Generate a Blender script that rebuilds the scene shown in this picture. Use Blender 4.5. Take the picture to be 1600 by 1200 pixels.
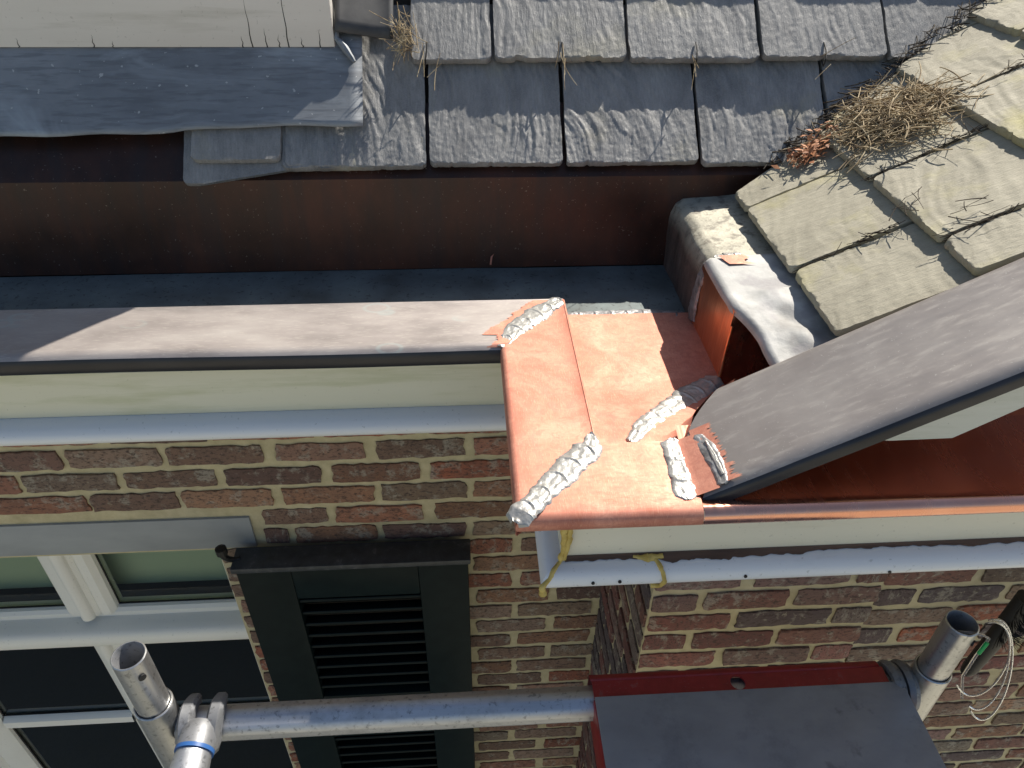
import bpy, bmesh, math, random
import numpy as np
from mathutils import Vector, Matrix

S = bpy.context.scene
for o in list(bpy.data.objects): bpy.data.objects.remove(o)
R = math.radians

# ------------------------------------------------------------------ camera
PITCH, YAW, ROLL = R(37.5), R(4.2), R(-1.0)
fw = Vector((math.sin(YAW)*math.cos(PITCH), math.cos(YAW)*math.cos(PITCH), -math.sin(PITCH)))
rt = Vector((math.cos(YAW), -math.sin(YAW), 0)); dn = fw.cross(rt)
rt2 = math.cos(ROLL)*rt + math.sin(ROLL)*dn; dn2 = -math.sin(ROLL)*rt + math.cos(ROLL)*dn
cam = bpy.data.cameras.new('camera'); co = bpy.data.objects.new('camera', cam); S.collection.objects.link(co)
cam.sensor_width = 36; cam.lens = 36*1163/1600; cam.clip_start = 0.02; cam.clip_end = 500
co.matrix_world = Matrix((( rt2.x, -dn2.x, -fw.x, 0), (rt2.y, -dn2.y, -fw.y, 0), (rt2.z, -dn2.z, -fw.z, 0), (0, 0, 0, 1)))
S.camera = co

# ------------------------------------------------------------------ sky and sun
SUN_AZ, SUN_EL = R(43), R(46)             # azimuth from +Y towards +X
W = bpy.data.worlds.new('World'); S.world = W; W.use_nodes = True
wn = W.node_tree.nodes; bgn = wn['Background']
sky = wn.new('ShaderNodeTexSky'); sky.sky_type = 'NISHITA'; sky.sun_disc = False
sky.sun_elevation = SUN_EL; sky.sun_rotation = SUN_AZ
W.node_tree.links.new(sky.outputs[0], bgn.inputs[0]); bgn.inputs[1].default_value = 0.080
sl = bpy.data.lights.new('sun', 'SUN'); sl.energy = 5.0; sl.angle = R(0.53); sl.color = (1, .94, .84)
so = bpy.data.objects.new('sun', sl); S.collection.objects.link(so)
to_sun = Vector((math.sin(SUN_AZ)*math.cos(SUN_EL), math.cos(SUN_AZ)*math.cos(SUN_EL), math.sin(SUN_EL)))
so.rotation_euler = to_sun.to_track_quat('Z', 'Y').to_euler(); so.location = to_sun*20
S.view_settings.view_transform = 'Standard'; S.view_settings.look = 'None'
S.view_settings.exposure = 0.66; S.view_settings.gamma = 1; S.view_settings.use_curve_mapping = False

# ------------------------------------------------------------------ helpers
rng = random.Random(7)
def hsh(ix, iy, seed):
    n = (ix.astype(np.int64)*374761393 + iy.astype(np.int64)*668265263 + seed*1442695041) & 0x7fffffff
    n = ((n ^ (n >> 13))*1274126177) & 0x7fffffff
    return ((n ^ (n >> 16)) & 0xffff)/65535.0
def vnoise(x, y, seed=0):
    x = np.asarray(x, float); y = np.asarray(y, float)
    ix = np.floor(x).astype(np.int64); iy = np.floor(y).astype(np.int64); fx = x-ix; fy = y-iy
    fx = fx*fx*(3-2*fx); fy = fy*fy*(3-2*fy)
    a = hsh(ix, iy, seed); b = hsh(ix+1, iy, seed); c = hsh(ix, iy+1, seed); d = hsh(ix+1, iy+1, seed)
    return (a*(1-fx)+b*fx)*(1-fy)+(c*(1-fx)+d*fx)*fy
def fbm(x, y, seed=0, o=4):
    s = 0; a = .5; x = np.asarray(x, float); y = np.asarray(y, float)
    for k in range(o): s = s+a*(vnoise(x*2**k, y*2**k, seed+k*17)-.5); a *= .5
    return s

def link(o, parent=None):
    S.collection.objects.link(o)
    if parent is not None: o.parent = parent
    return o
def mesh_obj(name, verts, faces, mat, parent=None, smooth=False):
    me = bpy.data.meshes.new(name); me.from_pydata([tuple(map(float, v)) for v in verts], [], faces); me.update()
    if mat: me.materials.append(mat)
    if smooth: me.polygons.foreach_set('use_smooth', [True]*len(me.polygons))
    return link(bpy.data.objects.new(name, me), parent)
def bm_obj(name, bm, mat, parent=None, smooth=False, recalc=True):
    if recalc: bmesh.ops.recalc_face_normals(bm, faces=bm.faces)
    me = bpy.data.meshes.new(name); bm.to_mesh(me); bm.free()
    if mat: me.materials.append(mat)
    if smooth: me.polygons.foreach_set('use_smooth', [True]*len(me.polygons))
    return link(bpy.data.objects.new(name, me), parent)
def tag(o, label, cat, group=None, kind=None):
    o['label'] = label
    if cat: o['category'] = cat
    if group: o['group'] = group
    if kind: o['kind'] = kind
    return o
def empty(name, loc, label, cat, group=None):
    o = bpy.data.objects.new(name, None); o.location = loc; o.empty_display_size = .05; link(o)
    return tag(o, label, cat, group)
def attach(o, parent):
    o.parent = parent; o.matrix_parent_inverse = Matrix.Translation(-Vector(parent.location)); return o
def autosmooth(o, ang=35):
    me = o.data; me.polygons.foreach_set('use_smooth', [True]*len(me.polygons))
    me.set_sharp_from_angle(angle=R(ang)); return o
def add_box(bm, x0, x1, y0, y1, z0, z1, bev=0, seg=2):
    r = bmesh.ops.create_cube(bm, size=1)
    vs = r['verts']
    for v in vs: v.co = Vector(((x0+x1)/2+v.co.x*(x1-x0), (y0+y1)/2+v.co.y*(y1-y0), (z0+z1)/2+v.co.z*(z1-z0)))
    if bev: bmesh.ops.bevel(bm, geom=list({e for v in vs for e in v.link_edges}), offset=bev, segments=seg, affect='EDGES', profile=.5)
def box(name, x0, x1, y0, y1, z0, z1, mat, parent=None, bev=0):
    bm = bmesh.new(); add_box(bm, x0, x1, y0, y1, z0, z1, bev); o = bm_obj(name, bm, mat); autosmooth(o)
    if parent: attach(o, parent)
    return o
def grid_faces(n, m, off=0, closed=False):
    f = []
    for i in range(n-1):
        for j in range(m if closed else m-1):
            k = (j+1) % m
            f.append((off+i*m+j, off+(i+1)*m+j, off+(i+1)*m+k, off+i*m+k))
    return f
def grid_obj(name, P, mat, parent=None, smooth=True, closed=False, thick=0):
    """P: n x m x 3"""
    P = np.asarray(P); n, m = P.shape[:2]
    o = mesh_obj(name, P.reshape(-1, 3), grid_faces(n, m, 0, closed), mat, None, smooth)
    if thick:
        md = o.modifiers.new('thickness', 'SOLIDIFY'); md.thickness = thick; md.offset = 0
    if parent: attach(o, parent)
    return o
def frame_of(d):
    d = d/np.linalg.norm(d); a = np.array([0, 0, 1.]) if abs(d[2]) < .9 else np.array([1., 0, 0])
    u = np.cross(d, a); u /= np.linalg.norm(u); return u, np.cross(d, u)
def tube_geo(path, rad, sides=8, caps=True):
    path = np.asarray(path, float); n = len(path); rad = np.broadcast_to(np.asarray(rad, float), (n,))
    V = []; u = None
    for i in range(n):
        d = path[min(i+1, n-1)]-path[max(i-1, 0)]; d = d/np.linalg.norm(d)
        if u is None: u, w = frame_of(d)
        else:
            u = u-d*np.dot(u, d); u /= np.linalg.norm(u); w = np.cross(d, u)
        for k in range(sides):
            a = 2*math.pi*k/sides; V.append(path[i]+rad[i]*(math.cos(a)*u+math.sin(a)*w))
    F = grid_faces(n, sides, 0, True)
    if caps: F += [tuple(range(sides))[::-1], tuple((n-1)*sides+k for k in range(sides))]
    return V, F
def tube(name, path, rad, mat, parent=None, sides=10, caps=True, smooth=True):
    V, F = tube_geo(path, rad, sides, caps); o = mesh_obj(name, V, F, mat)
    bm = bmesh.new(); bm.from_mesh(o.data); bmesh.ops.recalc_face_normals(bm, faces=bm.faces); bm.to_mesh(o.data); bm.free()
    if smooth: autosmooth(o, 50)
    if parent: attach(o, parent)
    return o
def join_geo(parts):
    V = []; F = []
    for v, f in parts:
        k = len(V); V += list(v); F += [tuple(i+k for i in q) for q in f]
    return V, F

# ------------------------------------------------------------------ materials
def new_mat(name):
    m = bpy.data.materials.new(name); m.use_nodes = True
    return m, m.node_tree.nodes, m.node_tree.links, m.node_tree.nodes['Principled BSDF']
def c4(c): return (c[0], c[1], c[2], 1)
class NT:
    def __init__(s, name):
        s.m, s.n, s.l, s.b = new_mat(name)
        tc = s.n.new('ShaderNodeTexCoord'); s.co = tc.outputs['Object']; s.info = None
    def random_offset(s):
        s.info = s.n.new('ShaderNodeObjectInfo')
        mm = s.n.new('ShaderNodeVectorMath'); mm.operation = 'MULTIPLY_ADD'
        mm.inputs[0].default_value = (37, 19, 53)
        cx = s.n.new('ShaderNodeCombineXYZ')
        for k in range(3): s.l.new(s.info.outputs['Random'], cx.inputs[k])
        s.l.new(cx.outputs[0], mm.inputs[1]); s.l.new(s.co, mm.inputs[2]); s.co = mm.outputs[0]; return s
    def noise(s, scale, detail=5, rough=.55, stretch=(1, 1, 1), dist=0, rot=(0, 0, 0)):
        mp = s.n.new('ShaderNodeMapping'); mp.inputs['Scale'].default_value = stretch; mp.inputs['Rotation'].default_value = rot
        s.l.new(s.co, mp.inputs[0])
        t = s.n.new('ShaderNodeTexNoise'); t.inputs['Scale'].default_value = scale; t.inputs['Detail'].default_value = detail
        t.inputs['Roughness'].default_value = rough; t.inputs['Distortion'].default_value = dist
        s.l.new(mp.outputs[0], t.inputs['Vector']); return t.outputs[0]
    def voro(s, scale, stretch=(1, 1, 1), feature='F1'):
        mp = s.n.new('ShaderNodeMapping'); mp.inputs['Scale'].default_value = stretch; s.l.new(s.co, mp.inputs[0])
        t = s.n.new('ShaderNodeTexVoronoi'); t.inputs['Scale'].default_value = scale; t.feature = feature
        s.l.new(mp.outputs[0], t.inputs['Vector']); return t.outputs['Distance']
    def ramp(s, fac, stops):
        r = s.n.new('ShaderNodeValToRGB'); e = r.color_ramp.elements
        while len(e) < len(stops): e.new(.5)
        for i, (p, c) in enumerate(stops):
            e[i].position = p; e[i].color = c4(c) if not isinstance(c, (int, float)) else (c, c, c, 1)
        s.l.new(fac, r.inputs[0]); return r.outputs[0]
    def mix(s, fac, a, b, mode='MIX'):
        m = s.n.new('ShaderNodeMix'); m.data_type = 'RGBA'; m.blend_type = mode
        for sock, v in ((m.inputs[0], fac), (m.inputs[6], a), (m.inputs[7], b)):
            if isinstance(v, (int, float)): sock.default_value = v if sock == m.inputs[0] else (v, v, v, 1)
            elif isinstance(v, (tuple, list)): sock.default_value = c4(v)
            else: s.l.new(v, sock)
        return m.outputs[2]
    def math(s, op, a, b=0, clamp=False):
        m = s.n.new('ShaderNodeMath'); m.operation = op; m.use_clamp = clamp
        for i, v in enumerate((a, b)):
            if isinstance(v, (int, float)): m.inputs[i].default_value = v
            else: s.l.new(v, m.inputs[i])
        return m.outputs[0]
    def maprange(s, v, a, b, c, d):
        m = s.n.new('ShaderNodeMapRange'); s.l.new(v, m.inputs[0])
        for i, x in enumerate((a, b, c, d)): m.inputs[i+1].default_value = x
        return m.outputs[0]
    def color(s, v):
        if isinstance(v, (tuple, list)): s.b.inputs['Base Color'].default_value = c4(v)
        else: s.l.new(v, s.b.inputs['Base Color'])
        return s
    def rough(s, v):
        if isinstance(v, (int, float)): s.b.inputs['Roughness'].default_value = v
        else: s.l.new(v, s.b.inputs['Roughness'])
        return s
    def metal(s, v):
        if isinstance(v, (int, float)): s.b.inputs['Metallic'].default_value = v
        else: s.l.new(v, s.b.inputs['Metallic'])
        return s
    def bump(s, h, strength=.3, dist=.002, prev=None):
        b = s.n.new('ShaderNodeBump'); b.inputs['Strength'].default_value = strength; b.inputs['Distance'].default_value = dist
        s.l.new(h, b.inputs['Height'])
        if prev is not None: s.l.new(prev, b.inputs['Normal'])
        s.l.new(b.outputs[0], s.b.inputs['Normal']); return b.outputs[0]

# --- slates
def slate_mat(name, c_lo, c_mid, c_hi, lichen, lich_lo, ro=.72):
    t = NT(name).random_offset()
    n = t.noise(14, 6, .65, (1.6, .6, 1)); f = t.noise(170, 5, .65, (1.8, .3, 1)); g = t.noise(420, 2, .6)
    base = t.ramp(n, [(.3, c_lo), (.5, c_mid), (.72, c_hi)])
    base = t.mix(t.ramp(f, [(.35, 0.0), (.7, .55)]), base, c_lo)
    base = t.mix(t.ramp(g, [(.35, .0), (.75, .35)]), base, c_hi)
    big = t.noise(6.5, 5, .6)
    base = t.mix(t.ramp(big, [(lich_lo, 0.0), (lich_lo+.18, .75)]), base, lichen)
    base = t.mix(t.maprange(t.info.outputs['Random'], 0, 1, 0, .3), base, c_mid)
    t.color(base).rough(ro)
    p = t.bump(t.noise(150, 6, .7, (1.8, .28, 1), .5), .7, .0016)
    t.bump(t.noise(600, 3, .6, (1, .6, 1)), .5, .0006, p); return t.m
M_slate = slate_mat('slate_blue_grey', (.11, .11, .11), (.235, .232, .225), (.36, .35, .33), (.36, .325, .215), .55, .46)
M_slate2 = slate_mat('slate_lichen_buff', (.23, .21, .155), (.355, .325, .245), (.45, .415, .315), (.42, .38, .14), .535)
t = NT('roof_deck'); t.color((.02, .018, .016)).rough(.95); M_deck = t.m

# --- copper, new
def copper_new(name, dull=.5, ro=(.34, .55)):
    t = NT(name)
    n = t.noise(14, 6, .6, dist=1.2); f = t.noise(60, 5, .65, (1, 3, 1), .8); sc = t.noise(160, 3, .5, (12, .6, 1), 0, (0, 0, .9)); sc2 = t.noise(150, 3, .5, (.5, 12, 1), 0, (0, 0, .5)); mo = t.noise(75, 6, .7, dist=1.5)
    base = t.ramp(n, [(.36, (.50, .19, .125)), (.5, (.59, .245, .168)), (.64, (.66, .31, .22))])
    base = t.mix(t.ramp(t.noise(9, 5, .6, dist=1.6), [(.45, 0.0), (.68, .4)]), base, (.65, .31, .205))
    base = t.mix(t.ramp(t.noise(18, 6, .65, (1, .5, 1), 2.0), [(.56, 0.0), (.66, .4)]), base, (.50, .20, .155))
    base = t.mix(t.ramp(sc, [(.58, 0.0), (.63, .5)]), base, (.76, .44, .31))
    base = t.mix(t.ramp(sc2, [(.59, 0.0), (.64, .4)]), base, (.44, .175, .135))
    base = t.mix(t.ramp(mo, [(.46, 0.0), (.60, .65)]), base, (.50, .205, .145))
    t.color(base); t.metal(dull)
    t.rough(t.maprange(f, .3, .7, ro[0], ro[1]))
    p = t.bump(t.noise(7, 3, .5), .10, .003)
    t.bump(sc, .06, .0008, p); return t.m
M_cop = copper_new('new_copper', .5, (.56, .70))
t = NT('new_copper_bright'); n = t.noise(14, 5, .6); f = t.noise(25, 4, .6, (3, .4, 1))
t.color(t.ramp(n, [(.3, (.78, .36, .24)), (.7, (.86, .44, .31))])).metal(.97).rough(t.maprange(f, .3, .7, .16, .32)); t.bump(t.noise(6, 2, .5, (2, 1, 1)), .05, .003); M_cop_shiny = t.m
t = NT('tarnished_copper'); n = t.noise(10, 5, .6, (2, 1, .3)); t.color(t.ramp(n, [(.3, (.22, .075, .045)), (.7, (.42, .17, .10))])).metal(.85).rough(.4); M_mid = t.m
t = NT('orange_copper_wall'); n = t.noise(30, 4, .6, (1, 8, .8))
t.color(t.ramp(n, [(.3, (.78, .25, .11)), (.7, (.92, .40, .20))])).metal(.9).rough(.3)
t.bump(t.noise(12, 3, .5, (1, 3, .5)), .3, .004); M_cop_wall = t.m
# --- copper, old
t = NT('old_copper_brown'); n = t.noise(7, 6, .6, (1, .7, .7)); v = t.noise(10, 4, .6, (3, 1, .25)); sp = t.noise(240, 2, .5)
base = t.ramp(n, [(.3, (.026, .016, .013)), (.5, (.062, .028, .019)), (.72, (.11, .044, .027))])
base = t.mix(t.ramp(v, [(.45, 0.0), (.7, .6)]), base, (.03, .026, .026))
base = t.mix(t.ramp(sp, [(.705, 0.0), (.725, .6)]), base, (.25, .2, .17))
t.color(base).metal(.45).rough(t.maprange(n, .3, .7, .30, .5)); t.bump(n, .15, .004); M_old = t.m
t = NT('old_copper_floor'); n = t.noise(9, 6, .6); sp = t.noise(130, 3, .6)
base = t.ramp(n, [(.3, (.10, .11, .105)), (.5, (.15, .175, .175)), (.72, (.21, .25, .24))])
base = t.mix(t.ramp(sp, [(.60, 0.0), (.66, .55)]), base, (.03, .028, .026))
t.color(base).metal(.3).rough(.5); t.bump(t.noise(60, 5), .2, .0015); M_oldfloor = t.m
t = NT('weathered_copper_grey'); n = t.noise(12, 6, .6, (.5, 1.4, 1)); r = t.voro(22, (.6, 1, 1)); f = t.noise(220, 3, .6, (.3, 2, 1))
base = t.ramp(n, [(.3, (.30, .265, .245)), (.5, (.39, .345, .32)), (.72, (.46, .42, .385))])
ring = t.ramp(r, [(.20, 0.0), (.24, .45), (.27, .45), (.31, 0.0)])
base = t.mix(t.math('MULTIPLY', ring, t.ramp(t.noise(5, 3), [(.5, 0.0), (.6, 1.0)])), base, (.40, .46, .44))
base = t.mix(t.ramp(f, [(.56, 0.0), (.64, .35)]), base, (.56, .51, .45))
t.color(base).metal(.35).rough(t.maprange(n, .3, .7, .42, .58)); t.bump(f, .12, .0008); M_rim = t.m
t = NT('shaded_edge_metal'); n = t.noise(30, 5, .6, (.2, 1, 1)); t.color(t.ramp(n, [(.3, (.018, .018, .022)), (.7, (.04, .038, .042))])).metal(.4).rough(.32); M_drip = t.m  # shade and dark reflection on the front edges, painted in as near black
t = NT('verge_cap_dark_copper'); n = t.noise(6, 6, .6, (1.2, .6, 1)); f = t.noise(60, 5, .6, (.5, 2, .5)); s2 = t.noise(300, 2)
base = t.ramp(n, [(.3, (.215, .195, .18)), (.52, (.265, .24, .225)), (.72, (.32, .295, .275))])
base = t.mix(t.ramp(f, [(.53, 0.0), (.66, .45)]), base, (.38, .355, .325))
base = t.mix(t.ramp(s2, [(.69, 0.0), (.71, .4)]), base, (.5, .48, .44))
t.color(base).metal(.3).rough(t.maprange(f, .3, .7, .40, .56)); t.bump(f, .1, .0012); M_cap = t.m
# --- solder and lead
t = NT('bright_solder'); n = t.noise(60, 5, .6); f = t.noise(260, 4, .6)
t.color(t.mix(t.ramp(f, [(.6, 0.0), (.75, .55)]), t.ramp(n, [(.3, (.33, .32, .295)), (.7, (.47, .46, .43))]), (.20, .175, .15))).metal(.45).rough(.42)
t.bump(f, .5, .0012); M_solder = t.m
t = NT('dull_solder'); n = t.noise(70, 5, .6)
t.color(t.ramp(n, [(.3, (.16, .15, .145)), (.7, (.40, .40, .40))])).metal(.5).rough(.45); t.bump(n, .6, .002); M_solder2 = t.m
t = NT('lead_white'); n = t.noise(14, 6, .6); f = t.noise(70, 4, .6)
base = t.ramp(n, [(.36, (.27, .26, .245)), (.5, (.40, .395, .375)), (.66, (.48, .47, .45))])
base = t.mix(t.ramp(t.noise(20, 3, .5), [(.52, 0.0), (.62, .65)]), base, (.27, .255, .26))
t.color(base); t.metal(.05).rough(.7); t.bump(t.noise(110, 6, .7), .45, .002); M_lead = t.m
t = NT('flashing_buff'); n = t.noise(16, 6, .6, dist=.5)
t.color(t.ramp(n, [(.3, (.34, .31, .24)), (.55, (.47, .44, .34)), (.72, (.54, .51, .42))])).metal(.1).rough(.5); t.bump(t.noise(70, 4), .2, .0015); M_buff = t.m
t = NT('lead_sheet_blue_grey'); n = t.noise(8, 6, .6, (.6, 1, 1)); f = t.noise(110, 4, .6, (.15, 1.2, 1.2)); sp = t.noise(95, 2, .5); sm = t.noise(5, 5, .65, (.5, 2, 2), .8)
base = t.ramp(n, [(.3, (.16, .17, .185)), (.5, (.22, .235, .25)), (.72, (.29, .305, .32))])
base = t.mix(t.ramp(f, [(.50, 0.0), (.62, .5)]), base, (.12, .128, .14))
base = t.mix(t.ramp(sm, [(.55, 0.0), (.68, .55)]), base, (.42, .46, .49))
base = t.mix(t.ramp(sp, [(.70, 0.0), (.715, .7)]), base, (.55, .55, .53))
t.color(base).metal(.25).rough(.5); t.bump(f, .25, .0012); M_leadsheet = t.m
t = NT('dark_lead'); n = t.noise(20, 5); t.color(t.ramp(n, [(.3, (.04, .04, .042)), (.7, (.09, .088, .085))])).metal(.2).rough(.55); t.bump(n, .2, .002); M_darklead = t.m
# --- paint and wood
def paint(name, a, b, grime, gl=.6, ro=.45, cracks=False, axis=(.25, 1, 2.5)):
    t = NT(name); n = t.noise(5, 6, .6, axis); f = t.noise(70, 4, .6, axis)
    base = t.ramp(n, [(.3, a), (.7, b)])
    base = t.mix(t.ramp(t.noise(11, 6, .65, axis), [(gl, 0.0), (gl+.16, .7)]), base, grime)
    base = t.mix(t.ramp(t.noise(160, 3, .6), [(.66, 0.0), (.71, .4)]), base, tuple(x*.6 for x in grime))
    t.color(base).rough(ro); t.bump(f, .15, .0015); return t.m
M_fascia = paint('cream_fascia_paint', (.66, .63, .47), (.72, .69, .54), (.50, .50, .30), .52, .5)
M_fascia2 = paint('cream_fascia_paint_clean', (.72, .68, .54), (.76, .72, .58), (.62, .57, .42), .62, .4)
M_mould = paint('white_moulding_paint', (.72, .73, .73), (.78, .78, .77), (.50, .50, .46), .66, .35)
M_frame = paint('window_cream_paint', (.72, .70, .63), (.76, .74, .67), (.6, .58, .5), .7, .35)
M_board = paint('dormer_board_paint', (.66, .62, .56), (.74, .70, .64), (.50, .47, .40), .56, .55)
M_verge = paint('verge_board_paint', (.55, .55, .47), (.64, .63, .55), (.42, .43, .32), .5, .55)
t = NT('bare_brown_wood'); n = t.noise(60, 5, .6, (.1, 1, 1)); t.color(t.ramp(n, [(.3, (.05, .03, .022)), (.7, (.14, .085, .06))])).rough(.85); t.bump(n, .4, .002); M_wood = t.m
t = NT('dark_green_paint'); n = t.noise(30, 5); t.color(t.ramp(n, [(.3, (.004, .009, .010)), (.7, (.007, .014, .014))])); t.b.inputs['Specular IOR Level'].default_value = .10; t.rough(.4); M_green = t.m
t = NT('shutter_top_dusty'); n = t.noise(45, 6, .65); t.color(t.ramp(n, [(.35, (.016, .02, .024)), (.6, (.035, .04, .045)), (.75, (.12, .12, .12))])).rough(.5); M_dusty = t.m
t = NT('black_iron'); t.color((.012, .012, .013)).rough(.45).metal(.3); M_iron = t.m
t = NT('yellow_foam'); n = t.noise(90, 4); t.color(t.ramp(n, [(.3, (.42, .28, .05)), (.7, (.62, .47, .14))])).rough(.6); t.bump(n, .5, .002); M_foam = t.m
t = NT('steel_lintel_paint'); n = t.noise(12, 6, .6, (.4, 1, 1)); t.color(t.ramp(n, [(.3, (.23, .245, .25)), (.7, (.31, .325, .33))])).rough(.5); t.bump(t.noise(150, 3), .1, .001); M_lintel = t.m
# --- masonry
t = NT('mortar'); n = t.noise(30, 6, .65); f = t.noise(260, 3, .6); big = t.noise(3, 4, .6)
base = t.ramp(n, [(.3, (.40, .34, .20)), (.6, (.52, .45, .275)), (.75, (.58, .51, .33))])
base = t.mix(t.ramp(f, [(.62, 0.0), (.74, .4)]), base, (.28, .25, .17))
base = t.mix(t.ramp(big, [(.5, 0.0), (.7, .35)]), base, (.38, .35, .27))
t.color(base).rough(.95); p = t.bump(n, .5, .003); t.bump(f, .4, .001, p); M_mortar = t.m
t = NT('old_brick')
mp = t.n.new('ShaderNodeMapping'); mp.inputs['Scale'].default_value = (.2, 1, .048); t.l.new(t.co, mp.inputs[0]); t.co = mp.outputs[0]
t.random_offset(); n = t.noise(22, 6, .7, dist=.6); f = t.noise(150, 5, .7, (.6, 1, 1.2)); g = t.noise(26, 6, .7)
oc = t.info.outputs['Color']
base = t.mix(t.ramp(n, [(.35, 0.0), (.62, .85)]), oc, t.mix(.45, oc, (.10, .075, .065)))
base = t.mix(t.ramp(g, [(.53, 0.0), (.62, .65)]), base, (.34, .31, .25))
base = t.mix(t.ramp(f, [(.51, 0.0), (.62, .8)]), base, (.055, .036, .03))
base = t.mix(t.ramp(t.noise(60, 4, .6), [(.66, 0.0), (.72, .6)]), base, (.42, .37, .27))
t.color(base).rough(.92); p = t.bump(f, .7, .004); t.bump(t.noise(300, 3), .5, .001, p); M_brick = t.m
# --- glass, scaffold
t = NT('window_glass')
gl = t.n.new('ShaderNodeBsdfGlossy'); gl.inputs['Roughness'].default_value = .015; tr = t.n.new('ShaderNodeBsdfTransparent'); tr.inputs[0].default_value = (.75, .8, .78, 1)
fr = t.n.new('ShaderNodeFresnel'); fr.inputs[0].default_value = 1.52; ms = t.n.new('ShaderNodeMixShader')
k = t.math('MULTIPLY', fr.outputs[0], 1.15, True)
t.l.new(k, ms.inputs[0]); t.l.new(tr.outputs[0], ms.inputs[1]); t.l.new(gl.outputs[0], ms.inputs[2])
t.l.new(ms.outputs[0], t.n['Material Output'].inputs[0]); M_glass = t.m
def alu(name, a, b, streak, ro=.38, me=.85, ft=.56, fs=120):
    t = NT(name); n = t.noise(20, 5, .6, streak); f = t.noise(fs, 5, .65); d = t.noise(8, 6, .7)
    base = t.ramp(n, [(.3, a), (.7, b)])
    base = t.mix(t.ramp(f, [(ft, 0.0), (ft+.1, .6)]), base, tuple(x*.35 for x in a))
    base = t.mix(t.ramp(d, [(.53, 0.0), (.66, .4)]), base, tuple(x*.5 for x in a))
    t.color(base).metal(me).rough(t.maprange(d, .3, .7, ro-.06, ro+.12)); t.bump(f, .08, .0008); return t.m
M_alu = alu('scaffold_aluminium', (.42, .43, .45), (.58, .59, .61), (.15, 2, 2), .46)
M_alu_v = alu('scaffold_aluminium_upright', (.42, .42, .42), (.60, .60, .59), (3, 3, .1), .32)
M_cast = alu('cast_aluminium', (.20, .205, .215), (.30, .305, .32), (1, 1, 1), .55, .6)
M_plate = alu('deck_plate_aluminium', (.27, .28, .305), (.34, .35, .38), (.6, 1, 1), .42, .25, .60, 14)
t = NT('red_paint_chipped'); n = t.noise(40, 6, .7, (1, 1, 1)); f = t.noise(220, 3, .7, (.6, 3, 3))
base = t.mix(t.ramp(f, [(.66, 0.0), (.72, .6)]), t.ramp(n, [(.3, (.22, .012, .014)), (.7, (.34, .02, .022))]), (.35, .2, .2))
t.color(t.mix(t.ramp(n, [(.62, 0.0), (.7, .6)]), base, (.17, .12, .12))).rough(.42); M_red = t.m
t = NT('blue_plastic'); t.color((.03, .11, .32)).rough(.4); M_blue = t.m
t = NT('green_plastic'); t.color((.02, .42, .10)).rough(.4); M_greenp = t.m
t = NT('clear_plastic'); t.color((.62, .57, .52)).rough(.2); t.b.inputs['Transmission Weight'].default_value = .75; t.b.inputs['IOR'].default_value = 1.3; M_clear = t.m
t = NT('black_plastic'); t.color((.008, .008, .009)).rough(.5); M_black = t.m
# --- debris
t = NT('dry_straw'); n = t.noise(55, 3); t.color(t.ramp(n, [(.3, (.12, .075, .04)), (.5, (.36, .27, .15)), (.7, (.60, .50, .33))])).rough(.8); M_straw = t.m
t = NT('dark_moss'); n = t.noise(120, 4); t.color(t.ramp(n, [(.3, (.018, .014, .010)), (.7, (.075, .055, .035))])).rough(.95); M_moss = t.m
t = NT('orange_leaf'); n = t.noise(70, 3); t.color(t.ramp(n, [(.3, (.25, .08, .03)), (.7, (.55, .26, .12))])).rough(.7); M_leaf = t.m
t = NT('bounce_ground'); n = t.noise(.6, 8, .65); f = t.noise(40, 5, .7)
t.color(t.mix(t.ramp(f, [(.4, 0.0), (.7, .5)]), t.ramp(n, [(.3, (.37, .345, .265)), (.7, (.44, .41, .32))]), (.25, .23, .165))).rough(.95); M_bounce = t.m  # unseen ground, made pale to bounce warm light onto fascia and walls
t = NT('room_dark'); t.color((.05, .05, .048)).rough(.9); M_room = t.m
t = NT('reflection_panel'); t.color((.62, .70, .50)).rough(.8); M_reflection = t.m  # added panel, its green stands in for the garden reflected in the glass
t = NT('render_plain'); n = t.noise(6, 4); t.color(t.ramp(n, [(.3, (.26, .15, .11)), (.7, (.33, .2, .15))])).rough(.9); M_plain = t.m

# ------------------------------------------------------------------ ground
GZ = -5.6
g = mesh_obj('ground', [(-120, -150, GZ), (120, -150, GZ), (120, 120, GZ), (-120, 120, GZ)], [(0, 1, 2, 3)], M_bounce)
g['kind'] = 'structure'; g['label'] = 'unseen ground far below the eaves, made pale to bounce light up'

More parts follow.
